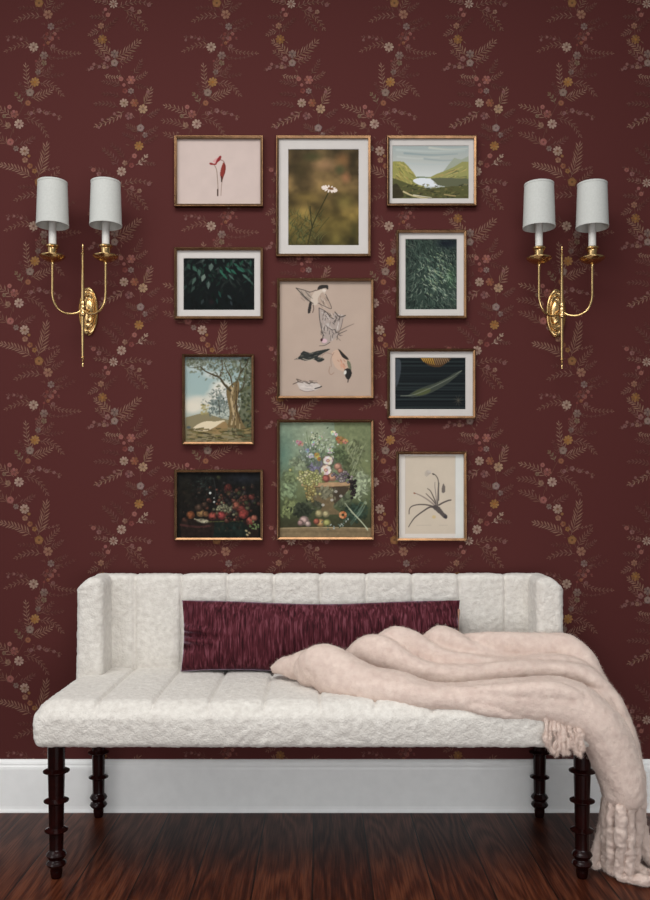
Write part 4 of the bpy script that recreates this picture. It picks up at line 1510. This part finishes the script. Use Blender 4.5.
def art_dark_still(c):
    c.vgrad([(471, (24, 24, 22)), (500, (30, 26, 22)), (526, (26, 22, 18)), (537, (22, 20, 16))])
    c.ell(243, 478, 22, 9, (36, 40, 50), 0, 1, .8)
    c.ell(185, 490, 10, 20, (40, 34, 22), 0, 1, .7)
    r = random.Random(21)
    for k in range(70):
        x, y = r.gauss(203, 6), r.gauss(481, 6)
        c.ell(x, y, r.uniform(1, 2.2), r.uniform(.6, 1.2), r.choice(((44, 54, 46), (34, 44, 38), (56, 66, 58))), r.uniform(0, 3), .6, .6)
    # table
    c.poly([(180, 521), (205, 518), (240, 520), (258, 523), (258, 537), (180, 537)], (44, 30, 24), 1)
    c.poly([(214, 522), (240, 520), (248, 528), (246, 537), (213, 537)], (26, 40, 32), .9)
    c.line([(180, 525), (196, 527), (210, 526)], 2.2, (84, 42, 38), .8)
    c.line([(206, 522), (222, 521.5), (242, 521)], 1.0, (96, 96, 46), .8)
    for k in range(150):
        x, y = r.gauss(232, 13), r.gauss(506, 9)
        if y < 522:
            blob_fruit(c, x, y, r.uniform(1.2, 2.6), r.choice(((84, 46, 36), (104, 58, 42), (62, 40, 36), (70, 72, 44), (120, 66, 52), (56, 50, 48), (92, 82, 56))), 1.3)
    blob_fruit(c, 227.5, 487.5, 4.0, (118, 46, 38))
    c.ell(228, 493, 3, 3, (96, 74, 46), 0, .7, .8)
    for k in range(34):
        blob_fruit(c, r.gauss(224, 5), r.gauss(509, 3), 1.5, (138, 134, 98))
    for (x, y, rr, col) in ((190, 515, 4.2, (176, 88, 44)), (200, 513, 4.4, (172, 122, 68)), (205, 514, 3.2, (150, 96, 54)), (212, 516, 4.2, (176, 70, 56)), (221, 515.5, 4.4, (182, 62, 58)), (240, 509, 4.6, (148, 58, 48)), (243, 514, 5, (188, 64, 54)), (251, 497, 3.2, (120, 52, 44)), (245, 497, 2.6, (110, 54, 44)), (250, 521, 4.4, (168, 72, 58)), (254, 518, 3.4, (176, 92, 70)), (198, 508, 4.2, (92, 66, 50)), (204, 505, 3.4, (84, 58, 44)), (236, 505, 3.6, (170, 86, 62)), (184, 520, 3, (90, 52, 40))):
        blob_fruit(c, x, y, rr, col)
    c.ell(202, 521, 6, 2.2, (170, 160, 128), .1, .4)
    c.line([(194, 519), (200, 521), (207, 521)], 1.2, (196, 180, 140), .9)
    c.line([(213, 478), (215, 490), (214, 505)], .6, (70, 74, 70), .7)
    c.ell(209.6, 493, 1.2, 1.2, (214, 214, 204)); c.ell(213.6, 502, 1.0, 1.0, (196, 196, 188)); c.ell(213.5, 498, .7, .7, (160, 160, 150))
    for (x, y) in ((246, 531), (249, 533), (247, 535)):
        c.ell(x, y, 2, 1.3, (178, 158, 108), .6, .5)
    for k in range(16):
        c.ell(r.gauss(254, 2.5), r.gauss(526, 3), 1.3, .9, r.choice(((96, 128, 62), (130, 150, 90), (70, 92, 50))), r.uniform(0, 3), .5, .9)
    c.ell(232, 527, 5, 5, (30, 60, 56), 0, 1, .7)
    for k in range(240):
        x, y = r.uniform(182, 258), r.uniform(484, 532)
        c.ell(x, y, r.uniform(.7, 2.2), r.uniform(.5, 1.2), r.choice(((30, 22, 18), (60, 38, 30), (92, 60, 44), (40, 40, 28), (24, 20, 18))), r.uniform(0, 3), .6, .5)
    g = c.I.mean(axis=2, keepdims=True)
    c.I = (g + (c.I - g) * .74) * .88
    c.mottle(.26, 3.0, seed=12, oct=2)


def art_bouquet(c):
    r = random.Random(31)
    c.vgrad([(422, (132, 150, 124)), (450, (134, 150, 122)), (485, (112, 122, 84)), (510, (74, 82, 54)), (528, (62, 60, 40)), (536, (64, 60, 40))])
    c.ell(283, 455, 16, 34, (84, 118, 104), 0, 1, .75)
    c.ell(316, 436, 20, 22, (186, 192, 156), 0, 1, .75)
    c.poly([(334, 420), (372, 420), (372, 478), (346, 470), (336, 446)], (112, 118, 74), .7)
    c.mottle(.05, 12, seed=9)

    def mass(x, y, rx, ry, col, n=30, lo=.65, hi=1.25, s=1.0, al=.75):
        c.ell(x, y, rx * 1.15, ry * 1.15, tuple(q * .66 for q in col), 0, .5, .9)
        for k in range(int(n * 2.4)):
            # leaves in a mass differ at random in place and tone
            dx, dy = r.gauss(0, .5), r.gauss(0, .5)
            v = r.uniform(lo, hi)
            c.ell(x + dx * rx, y + dy * ry, s * r.uniform(1.3, 2.9), s * r.uniform(.7, 1.5), tuple(min(255, q * v) for q in col), r.uniform(0, 3), .42, al)
    # painted backdrop of loose greenery on the right, light leaves
    mass(356, 452, 9, 12, (124, 132, 92), 26)
    mass(360, 484, 9, 16, (158, 170, 134), 40)
    mass(350, 468, 8, 10, (104, 112, 76), 24)
    for k in range(16):
        x, y = r.gauss(354, 4), r.gauss(458, 8)
        c.line([(x, y + 6), (x + r.uniform(-1, 4), y), (x + r.uniform(0, 7), y - 5)], 1.3, r.choice(((160, 168, 130), (140, 150, 112))), .55, .4)
    # left side leaves, light cabbage tones then dark low foliage
    mass(300, 463, 10, 7, (136, 148, 116), 30)
    mass(290, 478, 7, 8, (120, 134, 92), 24)
    mass(289, 490, 8, 8, (128, 146, 106), 30)
    mass(290, 508, 9, 9, (122, 132, 84), 34)
    mass(303, 510, 9, 7, (52, 58, 44), 40)
    mass(354, 512, 12, 9, (50, 68, 54), 44)
    mass(322, 502, 12, 7, (84, 86, 66), 30)
    mass(342, 500, 9, 7, (92, 100, 74), 26)
    for k in range(10):
        x, y = r.gauss(358, 6), r.gauss(513, 5)
        c.line([(x - 4, y + 5), (x, y), (x + 3, y - 6)], 1.6, r.choice(((104, 126, 106), (70, 92, 78), (128, 146, 122))), .7, .5)
    # stone urn: wide bowl, rim and foot
    c.poly([(306, 486), (348, 486), (346, 493), (339, 500), (334, 504), (334, 508), (340, 514), (316, 514), (322, 508), (321, 503), (312, 498)], (120, 100, 70), .9, True)
    c.poly([(332, 487), (348, 487), (346, 493), (339, 500), (334, 503)], (64, 54, 44), .8, True)
    c.poly([(302, 483.4), (325, 482.2), (350, 482.6), (351, 485.2), (325, 486.6), (303, 486.2)], (186, 146, 106), .95, True)
    c.line([(303, 486.6), (326, 487.2), (350, 486)], .8, (84, 62, 44), .8)
    mass(326, 493, 8, 5, (126, 122, 96), 26)
    for (x, y) in ((332, 500), (336, 491.5), (323, 505), (341, 496)):
        c.ell(x, y, 2.0, 1.7, (206, 202, 190), 0, .5, .9)
        c.ell(x, y, .8, .6, (140, 120, 100), 0, .5, .9)
    # upper flower mass
    mass(321, 460, 15, 12, (104, 120, 92), 70)
    mass(311, 452, 9, 9, (128, 142, 124), 40)
    mass(326, 446, 8, 7, (148, 160, 130), 34)
    mass(316, 466, 7, 5, (112, 108, 126), 22)
    mass(340, 456, 7, 8, (96, 110, 74), 26)
    for k in range(12):
        x = r.uniform(304, 338)
        c.line([(320 + (x - 320) * .4, 466), (320 + (x - 320) * .75, 450), (x, r.uniform(431, 441))], .6, r.choice(((92, 112, 74), (120, 136, 100))), .7)
    for k in range(70):
        x, y = r.gauss(317, 10), r.gauss(447, 8)
        c.ell(x, y, r.uniform(.7, 1.5), r.uniform(.6, 1.1), r.choice(((206, 208, 192), (170, 178, 168), (74, 90, 68), (184, 190, 200), (58, 72, 54), (214, 204, 172))), r.uniform(0, 3), .5, .85)
    for (x, y, rr, col) in ((300.5, 443.5, 3.4, (188, 124, 126)), (297.5, 441.5, 2.2, (198, 144, 140)), (341, 440, 4.8, (186, 122, 78)), (345.5, 441, 3.2, (200, 146, 98)), (338, 438, 2.6, (176, 106, 66)),
                            (333, 432.5, 2.8, (214, 212, 188)), (336.5, 434.5, 2, (218, 214, 196)), (317, 455, 3.4, (190, 154, 78)), (319, 459, 2.4, (166, 124, 60)), (311, 455.5, 3, (190, 190, 202)),
                            (307, 450, 2.6, (150, 152, 170)), (330, 451, 3.2, (190, 198, 178)), (313, 443, 2.4, (186, 196, 180)), (321, 437, 2.2, (176, 188, 164)), (332, 457, 2.4, (196, 190, 170))):
        for k in range(8):
            a = k * 2 * PI / 8
            c.ell(x + rr * .55 * math.cos(a), y + rr * .5 * math.sin(a), rr * .5, rr * .36, tuple(min(255, v * r.uniform(.75, 1.15)) for v in col), a, .5, .9)
        c.ell(x, y, rr * .3, rr * .25, tuple(v * .6 for v in col), 0, .6, .8)
    for (x, y, rr) in ((328, 460.5, 4.8), (326, 470, 5.2)):
        c.ell(x, y, rr + .8, rr + .6, (116, 98, 84), 0, .4)
        for k in range(9):
            a = k * 2 * PI / 9
            c.ell(x + rr * .52 * math.cos(a), y + rr * .5 * math.sin(a), rr * .5, rr * .4, tuple(q * r.uniform(.88, 1.04) for q in (230, 216, 198)), a, .4)
        c.ell(x, y, rr * .48, rr * .45, (160, 84, 90), 0, .6)
        c.ell(x, y, rr * .17, rr * .17, (226, 200, 146), 0, .4)
    for (x, y, rr, col) in ((338, 466.5, 4, (204, 150, 124)), (340.5, 470.5, 3, (188, 128, 106)), (332.5, 477, 4.6, (212, 156, 122)), (326, 478.5, 4, (178, 96, 84))):
        blob_fruit(c, x, y, rr, col, 1.2)
    # grapes
    mass(310, 479, 10, 6, (150, 150, 92), 20)
    for k in range(95):
        blob_fruit(c, r.gauss(309, 5.5), r.gauss(478.5, 3.6), 1.8, r.choice(((182, 182, 114), (202, 198, 134), (164, 166, 98), (212, 206, 150))), 1.15)
    for k in range(44):
        blob_fruit(c, r.gauss(311, 3), r.gauss(492, 4.4), 1.7, r.choice(((186, 172, 104), (200, 188, 122), (160, 140, 84))), 1.15)
    for k in range(30):
        blob_fruit(c, r.gauss(343, 4), r.gauss(477, 2.6), 1.6, r.choice(((142, 128, 130), (118, 106, 112), (164, 152, 146))), 1.2)
    for k in range(30):
        blob_fruit(c, r.gauss(353, 2.0), r.gauss(484, 5), 1.5, r.choice(((42, 36, 36), (60, 50, 48))), 1.6)
    # ledge and low fruit
    c.poly([(278, 528), (320, 527), (372, 528), (372, 538), (278, 538)], (134, 114, 82), 1)
    c.line([(280, 528.5), (325, 527.6), (370, 528.5)], .9, (172, 150, 110), .9)
    c.line([(280, 532), (325, 531.5), (370, 532)], 2.5, (108, 90, 64), .35)
    for (x, y, rr, col) in ((319, 513.5, 4, (186, 172, 120)), (326, 514, 3.6, (192, 178, 128)), (320.5, 523, 4.4, (204, 162, 100)), (316.5, 521.5, 3.2, (178, 96, 74)), (327, 523, 3.9, (176, 174, 100)),
                            (304, 520.5, 4.8, (194, 162, 152)), (300.5, 523, 3.2, (168, 134, 126)), (308, 524, 3, (202, 174, 162))):
        blob_fruit(c, x, y, rr, col, 1.2)
    for k in range(16):
        a = k * .4
        c.ell(343 + 2.8 * math.cos(a), 515 + 2.6 * math.sin(a), 1.7, 1.1, r.choice(((200, 120, 70), (214, 148, 98), (168, 84, 48))), a, .5)
    for k in range(4):
        c.line([(345 + 2 * k, 503 + 3 * k), (356 + k * 2, 516 + 2 * k), (368, 529 + k * .6)], .7, (186, 192, 158), .75)
    for k in range(16):
        c.ell(r.gauss(338, 4), r.gauss(525, 2), 1.6, .9, r.choice(((130, 148, 150), (170, 178, 168), (86, 104, 92), (60, 76, 62))), r.uniform(0, 3), .5, .9)
    g = c.I.mean(axis=2, keepdims=True)
    c.I = g + (c.I - g) * .88
    c.mottle(.08, 2.6, seed=14, oct=2)


def art_bulb(c):
    c.fill((222, 214, 205))
    c.poly([(405.8, 456), (456, 456), (456, 534), (405.8, 534)], (208, 194, 175))
    c.poly([(456, 453), (466, 453), (466, 538), (456, 538)], (220, 220, 214))
    c.line([(405.8, 456), (405.8, 534)], .6, (188, 174, 160), .6, smooth=False)
    c.line([(456, 456), (456, 534)], .6, (186, 178, 166), .7, smooth=False)
    c.mottle(.012, 10, seed=6)
    K = (92, 82, 78)
    c.line([(437, 508), (431, 507), (424, 511), (416, 517), (412, 522), (409, 527)], 1.9, K, .95, .8)
    c.line([(436, 507), (428, 505), (420, 504.5), (413, 506), (410, 509), (409.5, 514)], 1.5, K, .95, .8)
    c.line([(436, 506), (430, 501), (424, 497), (419, 494.5), (415, 493)], 1.8, (146, 132, 124), .9, .8)
    c.ell(415, 493.2, 1.2, .8, (150, 104, 84), .4)
    c.line([(437, 505), (433, 500), (429, 496), (426.5, 493.5)], 1.4, (104, 94, 88), .95, .7)
    c.line([(437, 504), (434, 497), (431, 491), (428, 488.5)], 1.5, (104, 94, 88), .95, .7)
    c.line([(437.5, 505), (436.5, 495), (435.5, 487), (435.5, 482)], 1.2, (140, 128, 122), .9, .6)
    c.line([(438, 506), (438.8, 494), (439, 485), (438.5, 479), (436, 475), (433, 473.5)], 1.1, (96, 88, 82), .95, .9)
    c.line([(438.8, 500), (439, 488), (439.6, 483)], 2.0, (108, 98, 92), .9, 1.0)
    c.ell(434, 474, 1.6, 1.0, (80, 74, 70), .4, .5)
    for k in range(7):
        a = 2.2 + k * .38
        c.line([(431, 473), (429 + 3.6 * math.cos(a), 473.5 + 3.4 * math.sin(a))], .8, (176, 164, 154), .8)
    c.ell(430, 471.5, 2.8, 2, (196, 186, 176), 0, .6, .7)
    c.poly([(444, 483), (445.8, 487), (445.8, 491.5), (444, 493), (442.2, 491.5), (442.6, 487)], (112, 102, 96), .95, True)
    c.line([(439.5, 505), (444, 502.5), (449, 500.5), (451.5, 500)], 1.7, K, .95, 1.3)
    c.poly([(432, 507), (436, 505), (440, 507), (444, 512), (448, 516), (447.5, 518.5), (445, 518.5), (440, 514), (436, 510.5)], (84, 76, 74), .95, True)
    c.ell(446, 517, 1.6, 1.4, (66, 62, 66), .6, .4)
    c.ell(434.5, 517, 2.6, 2.2, (206, 180, 128), 0, .5, .8)
    c.line([(417, 525.5), (432, 525.3)], .5, (184, 170, 154), .7)
    c.line([(440, 525.5), (448, 525.3)], .5, (184, 170, 154), .7)


FD = 0.020   # how far a frame stands off the wall


def picture(label, outer, inner, art, mat_box=None):
    d = CD - FD
    sc = F / d

    def wx(px): return (px - 320.0) / sc
    def wz(py): return CH - (py - 503.0) / sc
    x0, x1, z1, z0 = wx(outer[0]), wx(outer[2]), wz(outer[1]), wz(outer[3])
    cx, cz = (x0 + x1) / 2, (z0 + z1) / 2
    root = thing('picture_frame', label, 'picture', (cx, 0, cz), 'framed pictures of the gallery wall')
    hw, hh = (x1 - x0) / 2, (z1 - z0) / 2
    fw = 0.0084
    prof = [(0, 0.001), (0, FD - 0.0015), (0.0015, FD), (0.0020, FD), (0.0025, FD - 0.0009), (0.0030, FD - 0.0009), (fw, FD - 0.0036), (fw, 0.004), (0.003, 0.001)]
    vs, fs = [], []
    for sx, sz in ((-1, -1), (1, -1), (1, 1), (-1, 1)):
        for o_, h_ in prof:
            vs.append((sx * (hw - o_), -h_, sz * (hh - o_)))
    n = len(prof)
    for c4 in range(4):
        for k in range(n):
            k2 = (k + 1) % n
            a, b = c4 * n, ((c4 + 1) % 4) * n
            fs.append((a + k, b + k, b + k2, a + k2))
    me = mesh_from('frame', vs, fs)
    bm = bmesh.new(); bm.from_mesh(me); bmesh.ops.recalc_face_normals(bm, faces=bm.faces); bm.to_mesh(me); bm.free()
    link('frame', me, M_FRAME, root, smooth=False)
    link('backing_board', mesh_from('backing_board', *box(-hw + .004, hw - .004, -0.0045, -0.0015, -hh + .004, hh - .004)), M_BACK, root, smooth=False)
    # the picture itself
    ip = 0.0002
    ix0, ix1, iz1, iz0 = wx(inner[0]) - cx, wx(inner[2]) - cx, wz(inner[1]) - cz, wz(inner[3]) - cz
    if mat_box is None:
        ix0, ix1, iz0, iz1 = max(ix0, -hw + .006), min(ix1, hw - .006), max(iz0, -hh + .006), min(iz1, hh - .006)
        ix0, ix1, iz0, iz1 = -hw + .0078, hw - .0078, -hh + .0078, hh - .0078
    else:
        pad = 0.002
        ix0, ix1, iz0, iz1 = ix0 - pad, ix1 + pad, iz0 - pad, iz1 + pad
    cv = Canvas(320 + (ix0 + cx) * sc, 503 + (CH - (iz1 + cz)) * sc, 320 + (ix1 + cx) * sc, 503 + (CH - (iz0 + cz)) * sc)
    art(cv)
    H, W = cv.H, cv.W
    gx, gz = np.meshgrid(np.linspace(ix0, ix1, W), np.linspace(iz1, iz0, H))
    V = np.stack([gx.ravel(), np.full(W * H, -0.0065), gz.ravel()], 1)
    idx = np.arange(W * H).reshape(H, W)
    Q = np.stack([idx[1:, :-1], idx[1:, 1:], idx[:-1, 1:], idx[:-1, :-1]], -1).reshape(-1, 4)
    me = bpy.data.meshes.new('print')
    me.vertices.add(len(V)); me.vertices.foreach_set('co', V.ravel())
    me.loops.add(Q.size); me.loops.foreach_set('vertex_index', Q.ravel())
    me.polygons.add(len(Q)); me.polygons.foreach_set('loop_start', np.arange(0, Q.size, 4)); me.polygons.foreach_set('loop_total', np.full(len(Q), 4))
    me.update(calc_edges=True)
    ca = me.color_attributes.new('print_colour', 'FLOAT_COLOR', 'POINT')
    col = np.ones((W * H, 4)); col[:, :3] = lin(np.clip(cv.I * 0.95, 0, 255).reshape(-1, 3))
    ca.data.foreach_set('color', col.ravel())
    link('print', me, M_PRINT, root, smooth=False)
    if mat_box is not None:
        a0, a1, b0, b1 = -hw + .0078, hw - .0078, -hh + .0078, hh - .0078
        m0, m1, n1_, n0 = wx(inner[0]) - cx, wx(inner[2]) - cx, wz(inner[1]) - cz, wz(inner[3]) - cz
        vs = []
        bv = 0.0012
        for y, e in ((-0.0068, 0), (-0.0086, -bv)):
            vs += [(a0, y, b0), (a1, y, b0), (a1, y, b1), (a0, y, b1)]
            vs += [(m0 + e, y, n0 + e), (m1 - e, y, n0 + e), (m1 - e, y, n1_ - e), (m0 + e, y, n1_ - e)]
        fs = []
        for k in range(4):
            k2 = (k + 1) % 4
            fs.append((8 + k, 8 + k2, 12 + k2, 12 + k))          # face
            fs.append((k2, k, 4 + k, 4 + k2))                    # rear
            fs.append((12 + k, 12 + k2, 4 + k2, 4 + k))          # bevelled window
            fs.append((k, k2, 8 + k2, 8 + k))                    # outer edge
        me = mesh_from('mat_board', vs, fs)
        bm = bmesh.new(); bm.from_mesh(me); bmesh.ops.recalc_face_normals(bm, faces=bm.faces); bm.to_mesh(me); bm.free()
        link('mat_board', me, M_MAT, root, smooth=False)
    return root


picture('small landscape frame, red and white flower sketch on pale pink paper', (174, 135, 263, 206), (176.5, 138, 260.8, 204), art_orchid)
picture('large portrait frame, matted photograph of a single white wildflower on blurred brown green', (276, 135, 371, 256), (288.3, 147.8, 358.8, 243.9), art_daisy, 1)
picture('small landscape frame, painting of a lake between green hills', (387, 135, 477, 205.5), (392.9, 144.2, 469.3, 196.9), art_valley, 1)
picture('small landscape frame, white matted photograph of dark green leaves on black', (174, 247, 263, 318.5), (183.1, 257.3, 254, 308.9), art_dark_leaves, 1)
picture('large portrait frame, drawing of five birds on tan paper', (277, 278, 374, 398.5), (281.8, 281.5, 370, 395.4), art_birds)
picture('small portrait frame, white matted photograph of feathery green fern', (396.5, 229.5, 467, 318), (406, 238, 457.4, 308.4), art_fern, 1)
picture('small portrait frame, landscape painting of an old tree under a blue sky', (182, 354, 254, 444.5), (185.5, 358.5, 250.2, 441.5), art_tree)
picture('small landscape frame, white matted photograph of a leaf and pine cone on black boards', (387.5, 348.5, 476, 418.5), (395.7, 357.2, 466.1, 408.7), art_feather, 1)
picture('small landscape frame, very dark still life painting of red and orange fruit', (174, 469.5, 263, 540.5), (176.3, 471.8, 260.5, 537), art_dark_still)
picture('large portrait frame, painting of flowers and fruit in an urn', (277, 419.5, 374, 540), (280, 422, 369.5, 536.4), art_bouquet)
picture('small portrait frame, grey drawing of a bulb plant with long leaves on beige paper', (396.5, 451.5, 467, 541), (399.7, 453.7, 465.3, 537.3), art_bulb)

# ------------------------------------------------------------------ light
def area(name, loc, target, size, power, col=(1, 1, 1), size_y=None):
    l = bpy.data.lights.new(name, 'AREA')
    l.shape = 'RECTANGLE'
    l.size = size
    l.size_y = size_y or size
    l.energy = power
    l.color = col
    o = bpy.data.objects.new(name, l)
    COL.objects.link(o)
    o.location = loc
    o.rotation_euler = (Vector(target) - Vector(loc)).to_track_quat('-Z', 'Y').to_euler()
    return o


area('window_light', (-2.5, -3.0, 1.8), (0.0, 0.0, 0.7), 1.5, 17, (1.0, 0.985, 0.965), 1.7)
area('ceiling_panel_light', (-0.4, -1.8, 2.95), (-0.4, -1.75, 0.0), 2.4, 64, (1.0, 0.99, 0.97), 1.5)
area('low_fill_light', (0.5, -3.3, 0.42), (0.0, 0.0, 0.12), 2.2, 36, (0.97, 0.985, 1.0), 1.2)  # added fill from low in front, brightens the baseboard; stands for no real lamp

# surrounding room light: brighter towards the window side (left, above), dimmer to the right and below
w = bpy.data.worlds.new('world')
scene.world = w
w.use_nodes = True
nt = w.node_tree
bg = nt.nodes['Background']
tc = N(nt, 'ShaderNodeTexCoord')
dt = N(nt, 'ShaderNodeVectorMath', operation='DOT_PRODUCT')
dt.inputs[1].default_value = (-0.78, -0.25, 0.57)
nt.links.new(tc.outputs['Generated'], dt.inputs[0])
mr = N(nt, 'ShaderNodeMapRange')
mr.inputs['From Min'].default_value = -0.5
mr.inputs['From Max'].default_value = 0.9
mr.inputs['To Min'].default_value = 0.13
mr.inputs['To Max'].default_value = 0.48
nt.links.new(dt.outputs['Value'], mr.inputs['Value'])
bg.inputs['Color'].default_value = (0.95, 0.97, 1.0, 1)
nt.links.new(mr.outputs['Result'], bg.inputs['Strength'])

scene.view_settings.view_transform = 'Standard'
scene.view_settings.look = 'None'
scene.view_settings.gamma = 1.0
scene.view_settings.use_curve_mapping = False
scene.view_settings.exposure = 0.0
